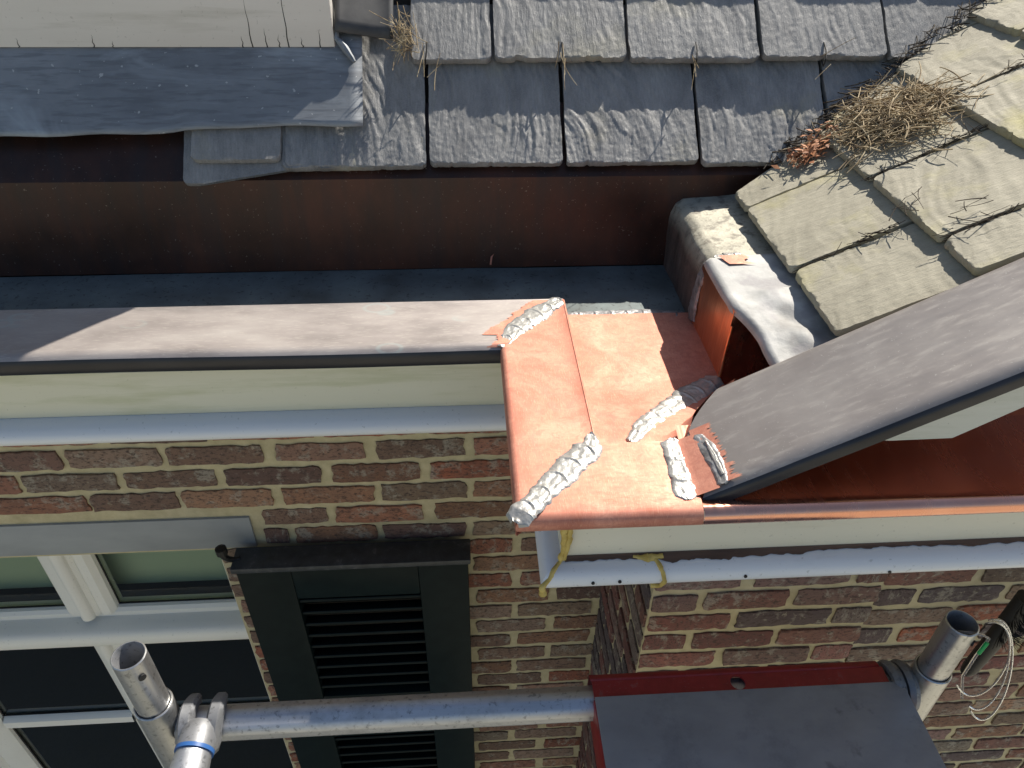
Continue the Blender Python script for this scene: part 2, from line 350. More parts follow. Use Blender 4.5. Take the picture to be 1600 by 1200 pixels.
# ------------------------------------------------------------------ bricks
def brick_variant(seed, nx=12, nz=4):
    """unit brick, front face at y = 0 looking to -Y, x and z in -.5...5, ragged outline"""
    r = np.random.RandomState(seed); V = []; F = []
    for j in range(nz+1):
        for i in range(nx+1):
            x = i/nx-.5; z = j/nz-.5; edge = (i in (0, nx)) or (j in (0, nz)); cor = (i in (0, nx)) and (j in (0, nz))
            if j in (0, nz): z += (r.rand()-.5)*.11
            elif i in (0, nx): z += (r.rand()-.5)*.06
            if i in (0, nx): x += (r.rand()-.5)*.035
            else: x += (r.rand()-.5)*.03
            if cor: x *= 1-.006-.012*r.rand(); z *= 1-.02-.07*r.rand()
            y = (.0022 if edge else 0)+(r.rand()-.5)*(.002 if not edge else .0016) + (.003 if (not edge and r.rand() < .07) else 0)
            V.append((x, y, z))
    w = nx+1
    for j in range(nz):
        for i in range(nx): F.append((j*w+i, j*w+i+1, (j+1)*w+i+1, (j+1)*w+i))
    ring = [i for i in range(w)]+[j*w+nx for j in range(1, nz+1)]+[nz*w+i for i in range(nx-1, -1, -1)]+[j*w for j in range(nz-1, 0, -1)]
    k = len(V)
    for q in ring: V.append((V[q][0], .02, V[q][2]))
    n = len(ring)
    for a in range(n): F.append((ring[a], k+a, k+(a+1) % n, ring[(a+1) % n]))
    me = bpy.data.meshes.new('brick'); me.from_pydata(V, [], F); me.update(); me.materials.append(M_brick)
    me.polygons.foreach_set('use_smooth', [True]*len(me.polygons)); me.set_sharp_from_angle(angle=R(50))
    return me
BV = [brick_variant(100+i) for i in range(12)]
BH = [brick_variant(200+i, 5, 4) for i in range(8)]
PAL_MAIN = [(.34, .15, .09), (.31, .16, .095), (.36, .20, .12), (.30, .17, .12), (.33, .15, .10), (.28, .19, .14), (.23, .115, .07), (.26, .10, .06), (.20, .12, .085), (.24, .165, .11), (.19, .135, .10), (.25, .13, .075), (.30, .10, .055), (.22, .18, .135), (.16, .09, .07), (.21, .13, .09)]
PAL_BAY = [(.27, .12, .10), (.24, .14, .12), (.20, .075, .062), (.15, .085, .075), (.12, .085, .085), (.22, .10, .075), (.16, .12, .105), (.24, .09, .07), (.095, .075, .08), (.18, .105, .085)]
def put_brick(parent, xa, xb, z, h, plane, pal, axis='x', rr=rng):
    L = xb-xa
    me = rr.choice(BV if L > .11 else BH)
    o = bpy.data.objects.new('brick', me); S.collection.objects.link(o)
    c = rr.choice(pal); k = rr.uniform(.8, 1.2); o.color = (c[0]*k, c[1]*k, c[2]*k, 1)
    m = (xa+xb)/2; dz = rr.uniform(-.0012, .0012); sx = L; sz = h*rr.uniform(.94, 1.06); off = rr.uniform(-.0015, .0015)
    if axis == 'x': o.location = (m, plane-.0062+off, z+dz)
    else:
        o.location = (plane-.0062+off, m, z+dz); o.rotation_euler = (0, 0, -math.pi/2)
    o.scale = (sx*(1 if rr.random() < .5 else -1), 1, sz*(1 if rr.random() < .5 else -1))
    o.rotation_euler.y += rr.uniform(-.006, .006)
    o.parent = parent
    return o
# main wall: mortar body with the window opening, bricks laid on it
YW, YB, XR = 1.13, .80, .314
OX0, OX1, OZ0, OZ1 = -1.62, -.567, -3.0, -1.312       # window opening
bm = bmesh.new()
add_box(bm, OX1, XR+.02, YW, YW+.11, GZ, -.775); add_box(bm, OX0, OX1, YW, YW+.11, OZ1, -.775)
add_box(bm, OX0, OX1, YW, YW+.11, GZ, OZ0); add_box(bm, -3.2, OX0, YW, YW+.11, GZ, -.775)
mw = bm_obj('brick_wall', bm, M_mortar)
tag(mw, 'main wall of weathered red brown bricks in yellow mortar, around the window', 'brick wall')
ROW, Z0 = .0616, -1.0271
TAB = {-1: [(-.906,-.722),(-.703,-.521),(-.502,-.306),(-.291,-.107),(-.08,.085),(.1,.3)],
 0: [(-.989,-.81),(-.796,-.618),(-.604,-.415),(-.39,-.214),(-.188,-.011),(.008,.197),(.21,.31)],
 1: [(-1.089,-.912),(-.9,-.718),(-.703,-.52),(-.5,-.307),(-.287,-.107),(-.081,.107),(.12,.3)],
 2: [(-.988,-.797),(-.785,-.611),(-.602,-.419),(-.398,-.208),(-.188,-.01),(.006,.192),(.205,.31)],
 3: [(-.451,-.315),(-.293,-.106),(-.079,.118),(.13,.3)],
 4: [(-.458,-.408),(-.392,-.214),(-.195,-.013),(0,.194),(.205,.31)],
 5: [(-.562,-.45),(-.44,-.33),(-.315,-.125),(-.111,-.02),(-.006,.091),(.109,.203),(.215,.31)]}
rb = random.Random(11)
for i in range(-4, 32):
    z = Z0-i*ROW
    if i in TAB: L = TAB[i]
    elif i < 0: L = [(-.98+.2*k+(.1 if i % 2 else 0), -.80+.2*k+(.1 if i % 2 else 0)) for k in range(6)]
    elif i % 2 == 0: L = [(-.562, -.42), (-.405, -.225), (-.21, -.02), (.004, .178), (.2, .313)]
    else: L = [(-.562, -.33), (-.31, -.11), (-.092, .09), (.11, .297)]
    for a, b in L:
        if i >= 3 and b < OX1+.005: continue
        if i >= 3: a = max(a, OX1+.002+rb.uniform(0, .008))
        j = rb.uniform(-.003, .003)
        put_brick(mw, a+j, b+j, z, .046, YW, PAL_MAIN, 'x', rb)
    if i >= 3:
        for k in range(3): put_brick(mw, -1.83-.205*k+(.07 if i % 2 else 0), -1.64-.205*k+(.0 if i % 2 and k == 0 else .07 if i % 2 else 0), z, .046, YW, PAL_MAIN, 'x', rb)
    if i < 3:
        L2 = [(-1.19-.205*k+(.1 if i % 2 else 0), -1.005-.205*k+(.1 if i % 2 else 0)) for k in range(0, 3)]
        for a, b in L2:
            if b < L[0][0]-.008: put_brick(mw, a, b, z, .046, YW, PAL_MAIN, 'x', rb)
# bay wall: pier, set back right field, return
bm = bmesh.new()
add_box(bm, XR, .735, YB, YB+.24, GZ, -.74); add_box(bm, .735, 2.6, YB+.012, YB+.24, GZ, -.74); add_box(bm, XR, XR+.12, YB+.24, YW+.1, GZ, -.74)
bw = bm_obj('bay_wall', bm, M_mortar)
tag(bw, 'projecting bay wall of purplish red bricks with a corner pier, behind the red scaffold beam', 'brick wall')
BZ, BROW = -1.0585, .0606
BT = {0: [(.316,.468),(.493,.664),(.68,.733)], 1: [(.316,.398),(.412,.564),(.58,.735)], 2: [(.316,.469),(.483,.658),(.668,.735)], 3: [(.316,.395),(.408,.563),(.575,.735)], 4: [(.316,.46),(.48,.65),(.659,.735)]}
rb = random.Random(23)
for i in range(-3, 24):
    z = BZ-i*BROW
    L = BT.get(i) or ([(.316,.468),(.485,.655),(.668,.735)] if i % 2 == 0 else [(.316,.398),(.412,.564),(.578,.735)])
    for a, b in L: put_brick(bw, a, b, z, .045, YB, PAL_BAY, 'x', rb)
    L = [(.742,.91),(.925,1.09),(1.105,1.265),(1.28,1.44),(1.455,1.62),(1.635,1.80),(1.815,1.98)] if i % 2 == 0 else [(.741,.815),(.828,.99),(1.003,1.165),(1.18,1.34),(1.355,1.52),(1.535,1.70),(1.715,1.88)]
    for a, b in L: put_brick(bw, a+rb.uniform(-.006, .006), b+rb.uniform(-.006, .006), z-.03+(0 if i < 4 else .002*(i-4)), .044, YB+.012, PAL_BAY+PAL_MAIN, 'x', rb)
    L = [(.803,.955),(.972,1.125)] if i % 2 == 1 else [(.803,.88),(.897,1.05),(1.065,1.125)]
    for a, b in L: put_brick(bw, a, b, z, .045, XR, PAL_BAY, 'y', rb)

# ------------------------------------------------------------------ house body behind: roof decks, rooms
T1 = R(48.5); P1 = np.array([0, 1.221, -.472]); E1 = np.array([1., 0, 0]); D1 = np.array([0, math.cos(T1), math.sin(T1)]); N1 = np.array([0, -math.sin(T1), math.cos(T1)])
TB = math.atan(.556); VX, VZ = .525, -.479        # gable plane z = VZ + (X-VX)*.556
D2 = np.array([math.cos(TB), 0, math.sin(TB)]); N2 = np.array([-math.sin(TB), 0, math.cos(TB)])
def gz(x): return VZ+(x-VX)*.556
def on1(x, v, w=0): return P1+np.array([x, 0, 0])+D1*v+N1*w
def on2(x, y, w=0): return np.array([x, y, gz(x)])+N2*w
DW = -.034
a = on1(0, 0.012, DW); b = on1(0, 6.5, DW)
bm = bmesh.new()
vs = [bm.verts.new(p) for p in ((-3.2, a[1], a[2]), (3.5, a[1], a[2]), (3.5, b[1], b[2]), (-3.2, b[1], b[2]), (-3.2, 2*b[1]-a[1], a[2]), (3.5, 2*b[1]-a[1], a[2]), (-3.2, a[1]+.02, -.9), (3.5, a[1]+.02, -.9), (-3.2, 2*b[1]-a[1], -.9), (3.5, 2*b[1]-a[1], -.9))]
for f in ((0,1,2,3), (3,2,5,4), (0,1,7,6), (4,5,9,8), (0,3,4,8,6), (1,2,5,9,7), (6,7,9,8)): bm.faces.new([vs[i] for i in f])
roof = bm_obj('slate_roof', bm, M_deck); tag(roof, 'steep main roof of blue grey slates sloping down to the old box gutter', 'roof')
RX = 1.95; r_z = gz(RX)-.03; e_z = gz(.50)-.03
bm = bmesh.new()
pts = [(.50, e_z), (RX, r_z), (2*RX-.5, e_z), (2*RX-.5, -.75), (.50, -.75)]
fr_ = [bm.verts.new((x, .752, z)) for x, z in pts]; bk_ = [bm.verts.new((x, 3.2, z)) for x, z in pts]
bm.faces.new(fr_); bm.faces.new(bk_[::-1])
for i in range(5): bm.faces.new((fr_[i], fr_[(i+1) % 5], bk_[(i+1) % 5], bk_[i]))
groof = bm_obj('gable_roof', bm, M_deck); tag(groof, 'gable roof of sunlit lichen stained buff slates on the right', 'roof')
# house shell: side and back walls and room behind the window
bm = bmesh.new()
add_box(bm, -3.2, -3.05, YW+.11, 8.5, GZ, -.9); add_box(bm, 3.3, 3.45, YW+.11, 8.5, GZ, -.9); add_box(bm, -3.05, 3.3, 8.4, 8.55, GZ, -.9)
add_box(bm, 2.35, 2.6, YB+.24, YW+.11, GZ, -.76); add_box(bm, 2.6, 3.3, YW, YW+.11, GZ, -.76)
sh = bm_obj('house_shell', bm, M_plain); tag(sh, 'plain brick red outer walls of the house behind the eaves', 'house walls')
bm = bmesh.new(); add_box(bm, -2.4, .1, YW+.112, 3.6, -3.4, -1.0)
bmesh.ops.delete(bm, geom=[f for f in bm.faces if f.normal.y < -.9], context='FACES')
rm = bm_obj('room', bm, M_room, recalc=False); rm['kind'] = 'structure'; rm['label'] = 'dark room seen through the window panes'

# ------------------------------------------------------------------ slates
def slate(parent, O, U, D, N, w, L, seed, mat, t=.008, tilt=.06, nu=44, nv=44, relief=1., clip=None, rag=1., turn=0, flow=.6):
    """slate with lower left corner O on the roof plane (its top surface lower edge), U across, D up the slope, N out"""
    r = np.random.RandomState(seed)
    u = np.linspace(0, 1, nu); v = np.linspace(0, 1, nv)**1.25
    Ug, Vg = np.meshgrid(u, v, indexing='ij'); x = Ug*w; y = Vg*L
    ox, oy = r.rand()*50, r.rand()*50
    # ragged lower edge, slightly uneven sides, knocked corners
    low = (fbm(x*150+ox, oy, seed, 4)*.0026+fbm(x*9+ox, oy+3, seed+2, 2)*.004+np.maximum(0, vnoise(x*90+ox, 3.3, seed+5)-.80)*.022)*rag
    cr = .004+.005*r.rand(2)
    low = low+np.where(x < cr[0], (cr[0]-x)**2/cr[0]*.9, 0)+np.where(x > w-cr[1], (x-w+cr[1])**2/cr[1]*.9, 0)
    y = y+low*(1-Vg)
    side = fbm(y*40+oy, ox, seed+3, 3)*.004*rag
    x = x+side*np.where(Ug < .5, (1-2*Ug), (2*Ug-1))
    # cleft relief: ridges fanning across the slate
    ang = flow*(Vg-.5)+r.uniform(-.25, .25)
    s = (x*math.cos(turn)+y*math.sin(turn)); q = (-x*math.sin(turn)+y*math.cos(turn))
    ss = s+ang*q*.7+fbm(x*9+ox, y*9+oy, seed+7, 3)*.05
    rid = fbm(ss*130+ox, q*11+oy, seed+9, 5); step = np.floor((ss*32+fbm(x*12, y*12, seed+2, 3)*3))*.00035
    amp = .35+1.3*vnoise(x*14+ox, y*11+oy, seed+31)
    h = relief*amp*(rid*.0030+.0012*np.abs(fbm(ss*190, q*16, seed+12, 3))-.8*np.mod(step, .0011))
    h += fbm(x*220, y*170, seed+21, 3)*.0013*relief
    # flaked lower lip
    dist = y-low
    lip = np.clip(1-dist/(.0012+.0055*vnoise(x*60+ox, 1.7, seed+8)**2), 0, 1)
    h = h-lip*t*(.45+.4*vnoise(x*70, 7.7, seed))
    top = -tilt*y+h
    O = np.asarray(O); P = O[None, None]+U[None, None]*x[..., None]+D[None, None]*y[..., None]+N[None, None]*top[..., None]
    B = O[None, None]+U[None, None]*x[..., None]+D[None, None]*y[..., None]+N[None, None]*(-tilt*y-t)[..., None]
    V = list(P.reshape(-1, 3)); F = grid_faces(nu, nv)
    ring = [i*nv for i in range(nu)]+[(nu-1)*nv+j for j in range(1, nv)]+[i*nv+nv-1 for i in range(nu-2, -1, -1)]+[j for j in range(nv-2, 0, -1)]
    k = len(V); Bf = B.reshape(-1, 3); V += [Bf[q_] for q_ in ring]; n = len(ring)
    F += [(ring[a_], ring[(a_+1) % n], k+(a_+1) % n, k+a_) for a_ in range(n)]
    F.append(tuple(range(k, k+n)))
    # local space with the origin at the lower left corner and axes U, D, N
    A = np.stack([U, D, N], 1); Vl = (np.array(V)-O)@A
    me = bpy.data.meshes.new('slate'); me.from_pydata(Vl.tolist(), [], F); me.update()
    bm = bmesh.new(); bm.from_mesh(me)
    mw_ = Matrix([list(A[i])+[O[i]] for i in range(3)]+[[0, 0, 0, 1]])
    if clip:
        for p, nn in clip:
            inv = mw_.inverted(); pl = inv@Vector(p); nl = inv.to_3x3()@Vector(nn)
            bmesh.ops.bisect_plane(bm, geom=bm.verts[:]+bm.edges[:]+bm.faces[:], plane_co=pl, plane_no=nl, clear_outer=True)
    bmesh.ops.recalc_face_normals(bm, faces=bm.faces); bm.to_mesh(me); bm.free()
    if len(me.polygons) < 8: return None
    me.materials.append(mat); me.polygons.foreach_set('use_smooth', [True]*len(me.polygons)); me.set_sharp_from_angle(angle=R(48))
    o = bpy.data.objects.new('slate', me); o.matrix_world = mw_; link(o, parent); return o
# valley plane (vertical, through the line where both roofs meet)
vd = Vector((.408, .191, 0)).normalized(); vn = Vector((vd.y, -vd.x, 0))       # vn points to +X,-Y side
VP = Vector((.525, 1.215, 0))
XV = E1; EX = .185
rows1 = {0: [-.298, -.058, .174, .408, .639, .87], 1: [-.085, .057, .291, .525, .754, .99], 2: [-.06, .175, .408, .64, .87, 1.1], 3: [-.18, .057, .291, .525, .754, .99, 1.22], 4: [-.06, .175, .408, .64, .87, 1.1, 1.33]}
sd = 40
for r_, js in rows1.items():
    for a, b in zip(js[:-1], js[1:]):
        sd += 1; near = r_ < 2
        slate(roof, on1(a+.003, r_*EX+rng.uniform(-.003, .003), rng.uniform(0, .002)), E1, D1, N1, b-a-.007, .30, sd, M_slate, .012, .105,
              (110 if r_ == 0 else 90) if near else 16, (110 if r_ == 0 else 90) if near else 16, 1.15 if r_ == 0 else .75, [(VP+vn*.035, vn)], (1 if r_ == 0 else 1.3), turn=(.5 if sd % 2 else .15) if r_ == 0 else .1)
# slate behind the cheek, small slate and wedge slate at the left end
slate(roof, on1(-.30, -.002, -.001), E1, D1, N1, .236, .30, 77, M_slate, .012, .105, 100, 100, 1.1)
slate(roof, on1(-.446, .010, .004), E1, D1, N1, .145, .2, 78, M_slate, .009, .06, 30, 30, .5)
ws = slate(roof, on1(-.462, -.026, -.006), E1, D1, N1, .17, .2, 79, M_slate, .008, .04, 40, 40, .4, rag=.4, clip=[(Vector(on1(-.30, -.004)), Vector(on1(0, 1)-on1(0, 0))*-1+Vector((.16, 0, 0)))])
# gable slates
sd = 300
def gslate(x, ya, yb, seed, near=True, mat=M_slate2):
    o = on2(x, yb-.003, rng.uniform(0, .003))
    return slate(groof, o, np.array([0., -1, 0]), D2, N2, yb-ya-.008, .29, seed, mat, .011, .07, 80 if near else 16, 80 if near else 16, .6, [(VP, -vn)], .8, turn=1.35, flow=.2)
for x, js in ((.463, [.752, .913, 1.122, 1.33]), (.612, [.752, .84, 1.043, 1.25, 1.46]), (.762, [.752, .94, 1.155, 1.36, 1.56]), (.900, [.752, .85, 1.05, 1.245, 1.45, 1.65]), (1.05, [.752, .94, 1.155, 1.36, 1.56]), (1.20, [.752, .85, 1.05, 1.245, 1.45, 1.65]), (1.35, [.752, .94, 1.155, 1.36, 1.56, 1.76]), (1.50, [.752, .85, 1.05, 1.245, 1.45, 1.65]), (1.65, [.752, .94, 1.155, 1.36, 1.56, 1.76]), (1.80, [.752, .85, 1.05, 1.245, 1.45, 1.65])):
    for a, b in zip(js[:-1], js[1:]):
        sd += 1; gslate(x, a, b, sd, x < .95)
# wire slate hooks
for X_ in (-.058, .174, .408, .637):
    p = [on1(X_+.002, EX+.03, -.001), on1(X_+.002, EX+.012, .004), on1(X_, EX-.004, .006), on1(X_-.001, EX-.012, -.004), on1(X_-.001, EX+.004, -.009)]
    o = tube('slate_hook', p, .0013, M_iron, None, 6); o.parent = roof

# ------------------------------------------------------------------ old box gutter of the main roof
ZR, ZF, ZO = -.62, -.655, -.665
def rim_profile(w, drop=.028, r=.008, lip=.03):
    pr = [(.0, -lip), (.0, -.001), (.0012, .0012), (.004, .0005)]
    pr += [(w*f, 0) for f in (.15, .3, .45, .6, .75, .88)]
    pr += [(w-r+r*math.sin(a), -r+r*math.cos(a)) for a in np.linspace(0, math.pi/2, 6)]
    pr += [(w, -drop+.004), (w-.002, -drop), (w-.014, -drop-.001)]
    return pr
gut = empty('box_gutter', (-.4, 1.1, -.69), 'old dark box gutter with grey weathered rim under the blue slates', 'gutter')
pr = rim_profile(.133, .03, .016)
xs = list(np.linspace(-2.2, .02, 40))
P = np.array([[(x if x is not None else .156-o*(.108/.133), 1.027-o, ZR+z+.0012*math.sin((x if x is not None else 0)*9)*(0 if x is None else 1)*(o > .02)) for o, z in pr] for x in xs+[None]])
autosmooth(grid_obj('rim', P[:, :14], M_rim, gut, True), 40)
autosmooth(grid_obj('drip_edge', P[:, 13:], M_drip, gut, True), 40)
P = np.array([[(x, y, ZO+fbm(x*4, y*9, 3)*.004) for y in np.linspace(1.028, 1.216, 10)] for x in np.linspace(-2.2, .372, 60)])
grid_obj('floor', P, M_oldfloor, gut)
P = np.array([[(x, 1.2155+.017*s_+fbm(x*3, s_*2, 5)*.004, ZO+.164*s_+.002) for s_ in np.linspace(0, 1, 9)]+[tuple(on1(x, q, -.026)) for q in (.004, .012, .06, .12)] for x in np.linspace(-2.2, .56, 60)])
autosmooth(grid_obj('back_wall', P, M_old, gut), 30)
# end wall towards the gable, rounded top running under the gable slates
def endwall(y0, y1, n, name, mat, dirt=0):
    P = []
    for y in np.linspace(y0, y1, n):
        k = fbm(y*14, 2.2, 9)*.010
        pr = [(.369+k*.3, ZO), (.368+k, -.60), (.370+k, -.565), (.376+k, -.549), (.388, -.541), (.41, -.539+k*.3), (.45, -.536), (.50, -.531), (.56, -.51)]
        pr2 = []
        for a_, b_ in zip(pr[:-1], pr[1:]):
            for s_ in (0, .34, .67): pr2.append((a_[0]+(b_[0]-a_[0])*s_, a_[1]+(b_[1]-a_[1])*s_))
        P.append([(x+fbm(y*40, z*40, 4)*.003, y, z+fbm(x*30, y*30, 6)*.003) for x, z in pr2])
    return autosmooth(grid_obj(name, np.array(P), mat, gut), 45)
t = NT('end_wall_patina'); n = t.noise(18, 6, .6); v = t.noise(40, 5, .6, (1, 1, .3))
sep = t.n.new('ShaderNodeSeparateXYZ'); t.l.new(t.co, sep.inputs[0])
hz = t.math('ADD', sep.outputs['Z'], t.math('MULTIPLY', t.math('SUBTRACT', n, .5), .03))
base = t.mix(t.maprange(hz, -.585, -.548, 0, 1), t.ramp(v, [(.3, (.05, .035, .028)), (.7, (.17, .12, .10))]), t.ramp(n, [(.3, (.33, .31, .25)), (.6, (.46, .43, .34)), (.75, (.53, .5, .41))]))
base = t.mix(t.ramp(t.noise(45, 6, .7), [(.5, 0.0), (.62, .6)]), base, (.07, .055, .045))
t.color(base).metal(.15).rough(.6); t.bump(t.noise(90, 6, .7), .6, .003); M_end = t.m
endwall(1.005, 1.235, 30, 'end_wall', M_end)

# ------------------------------------------------------------------ new copper corner of the bay cornice
cop = empty('copper_corner', (.2, .8, -.70), 'new pink copper gutter corner with raised flat rims, freshly soldered', 'gutter')
XL, XI, YF, YI, YBK = .048, .156, .560, .681, 1.027
pr = rim_profile(XI-XL, .03, .008, .04)
P = []
for k in range(25):
    s_ = k/24
    row = []
    for o, z in pr:
        y1 = YBK-o*(.133/.108); y0 = YI-o*((YI-YF)/(XI-XL)); y = y0+(y1-y0)*s_
        row.append((XI-o, y, ZR+z+(fbm(o*25+3, y*14, 15)*.0022 if .006 < o < .10 else 0)))
    P.append(row)
autosmooth(grid_obj('side_rim', np.array(P), M_cop, cop), 25)
def roll_profile(w):
    pr = [(0, -.02), (0, -.001), (.0012, .0008), (.004, .0003)]+[(w*f, 0) for f in (.15, .3, .45, .6, .72)]
    r = .0135
    pr += [(w-.024+.006, -.0004), (w-.012, -.002)]
    pr += [(w-r+r*math.sin(a), -.0155+r*math.cos(a)) for a in np.linspace(R(18), R(175), 12)]
    return pr
prf = roll_profile(YI-YF)
xsf = list(np.linspace(.16, .262, 14))
P = [[(XI-o*((XI-XL)/(YI-YF)) if x is None else x, YI-o, ZR+z+(fbm((x or .1)*25+3, o*14, 19)*.002 if .006 < o < .08 else 0)) for o, z in prf] for x in [None]+xsf]
autosmooth(grid_obj('front_rim', np.array(P), M_cop, cop), 50)
P = []
r2 = np.random.RandomState(14)
for o in np.linspace(.004, .128, 120):
    xm = XI-o*(.108/.133); xe = xm-.048+float(fbm(o*25, 2, 8))*.05-r2.rand()*.006+(.02 if o > .10 else 0)
    P.append([(x, YBK-o, ZR+.0012+(0 if o < .121 else -(o-.121)**2/.012)) for x in np.linspace(xe, xm+.004, 6)])
grid_obj('scraped_end', np.array(P), M_cop, gut)
tube('fold', [(XI-.0005, y, ZR+.0008) for y in np.linspace(.694, 1.022, 6)], .0016, M_cop, cop, 6)
# cornice sheet going on to the right below the verge: flat, then the same rolled edge
prr = [(-.028, .001), (-.01, -.004), (.02, -.010), (.05, -.012), (.08, -.010), (.098, -.005), (.109, -.002)]+[p for p in prf[11:]]
P = [[(x, YI-o, ZR+z+fbm(x*5, o*10, 8)*.003*(o < .08)) for o, z in prr] for x in np.linspace(.2625, 2.4, 60)]
sheet = tag(grid_obj('cornice_sheet', np.array(P), M_cop_shiny), 'bright copper cornice sheet with rolled front edge under the dark sloping cap', 'copper sheet')
autosmooth(sheet, 50)
# tympanum: copper upstand behind the cornice sheet
def slab(name, pl, y0, y1, mat):
    bm = bmesh.new(); f_ = [bm.verts.new((x, y0, z)) for x, z in pl]; b_ = [bm.verts.new((x, y1, z)) for x, z in pl]
    bm.faces.new(f_); bm.faces.new(b_[::-1])
    for i in range(len(pl)): bm.faces.new((f_[i], b_[i], b_[(i+1) % len(pl)], f_[(i+1) % len(pl)]))
    return bm_obj(name, bm, mat)
def cz(x): return -.615+(x-.277)*.556+.003
up = slab('upstand', [(.30, -.64), (2.4, -.64), (2.4, .35), (1.95, cz(1.95)-.02), (.30, cz(.30)-.02)], .708, .716, M_mid); up.parent = sheet
# floor of the corner box, side wall, channel behind the cap
def fz(y):
    k = min(1, max(0, (y-.69)/.15)); return (ZR-.014)+(ZF-ZR+.014)*k*k*(3-2*k)
P = np.array([[(x, y, fz(y)+fbm(x*16, y*12, 33)*.004) for y in np.linspace(YI-.002, 1.034, 26)] for x in np.linspace(.15, .369, 24)])
grid_obj('floor', P, M_cop, cop)
P = np.array([[(.367+.012*s_*0+fbm(y*10, s_*3, 41)*.004, y, ZF-.002+(s_)*(.108+.010*(1.0-y)/.16)) for s_ in np.linspace(0, 1, 8)] for y in np.linspace(.852, 1.006, 14)])
grid_obj('side_wall', P, M_cop_wall, cop)
P = np.array([[(x, .853+fbm(x*60, s_*6, 45)*.012*s_, ZF-.002+s_*.112) for s_ in np.linspace(0, 1, 14)] for x in np.linspace(.368, .56, 30)])
grid_obj('channel_wall', P, M_cop_shiny, cop)
P = np.array([[(x, y, ZF-.001+fbm(x*30, y*30, 46)*.006) for y in np.linspace(.70, .856, 12)] for x in np.linspace(.3685, .56, 20)])
grid_obj('channel_floor', P, M_cop_shiny, cop)

# ------------------------------------------------------------------ solder seams: brushed on, overlapping strokes
def bead(name, path, width, height, mat, parent, seed, up=(0, 0, 1), strokes=.027, n=150, m=21, lift=.001):
    path = np.asarray(path, float); up = np.asarray(up, float); up /= np.linalg.norm(up)
    seg = np.linalg.norm(np.diff(path, axis=0), axis=1); cum = np.r_[0, np.cumsum(seg)]; T = cum[-1]
    width = np.asarray(width, float); P = []
    for i in range(n):
        d = T*i/(n-1); c = np.array([np.interp(d, cum, path[:, k]) for k in range(3)])
        e = 1e-3; c2 = np.array([np.interp(min(d+e, T), cum, path[:, k]) for k in range(3)]); c1 = np.array([np.interp(max(d-e, 0), cum, path[:, k]) for k in range(3)])
        tg = c2-c1; tg /= np.linalg.norm(tg); sdv = np.cross(up, tg); sdv /= np.linalg.norm(sdv)
        wd = np.interp(d, np.linspace(0, T, len(width)), width) if width.ndim else float(width)
        endf = min(1, .35+d/(.3*wd), .35+(T-d)/(.3*wd)); row = []
        for j in range(m):
            q = 2*j/(m-1)-1
            dd = d+.25*wd*q*q+.003*float(fbm(q*2, d*40, seed))      # curved stroke fronts
            ph = (dd/strokes) % 1.0; kf = math.floor(dd/strokes)
            rag_ = 1+.30*float(hsh(np.array(kf), np.array(1 if q > 0 else 2), seed))-.15+.35*float(fbm(d*160, q, seed+3))
            prof = 1-abs(q)**5
            hh = height*prof*(.30+.42*math.exp(-((ph-.06)/.10)**2)*(1-.6*abs(q))+.10*ph+.55*float(fbm(d*110, q*4, seed+5, 4)))
            row.append(c+sdv*(q*wd/2*rag_*endf)+up*(lift*(1-abs(q)**6)-.0012*abs(q)**6+max(hh, 0)))
        P.append(row)
    o = grid_obj(name, np.array(P), mat, parent); return autosmooth(o, 55)
bead('solder_seam', [(.047, .897, ZR-.003), (.074, .946, ZR+.001), (.108, .982, ZR+.001), (.150, 1.022, ZR+.001)], [.024, .036, .038, .028], .0045, M_solder, cop, 5)
bead('solder_seam', [(.047, .558, ZR-.007), (.056, .570, ZR+.001), (.09, .606, ZR), (.125, .648, ZR), (.150, .672, ZR), (.152, .697, ZR)], [.030, .034, .037, .042, .044, .012], .006, M_solder, cop, 6, strokes=.030)
bead('solder_seam', [(.203, .694, fz(.694)), (.235, .738, fz(.738)), (.275, .775, fz(.775)), (.317, .815, fz(.815)), (.366, .852, ZF)], [.016, .034, .042, .042, .034], .0045, M_solder, cop, 7, strokes=.026)
bead('solder_seam', [(.252, .682, ZR), (.248, .64, ZR), (.246, .60, ZR), (.247, .580, ZR-.002)], [.030, .026, .028, .036], .005, M_solder, cop, 8, strokes=.036)
bead('solder_seam', [(.158, 1.036, ZF-.003), (.22, 1.040, ZF-.004), (.30, 1.040, ZF-.004), (.364, 1.024, ZF-.004)], [.022, .024, .03, .045], .004, M_solder2, gut, 9)
bead('solder_seam', [(.3655, 1.012, ZF+.001), (.3645, 1.010, -.62), (.3655, 1.006, -.58), (.371, 1.002, -.549)], [.04, .030, .026, .022], .003, M_solder2, gut, 10, up=(-1, 0, .15))
bead('solder_seam', [(.366, .851, ZF+.004), (.366, .849, -.62), (.3665, .846, -.56)], [.006, .004, .004], .001, M_cop_wall, cop, 12, up=(-1, -.6, .1))
bead('solder_seam', [(.384, 1.012, -.5415), (.40, 1.005, -.539), (.425, 1.01, -.5365)], [.018, .030, .018], .003, M_solder, gut, 13, strokes=.011)
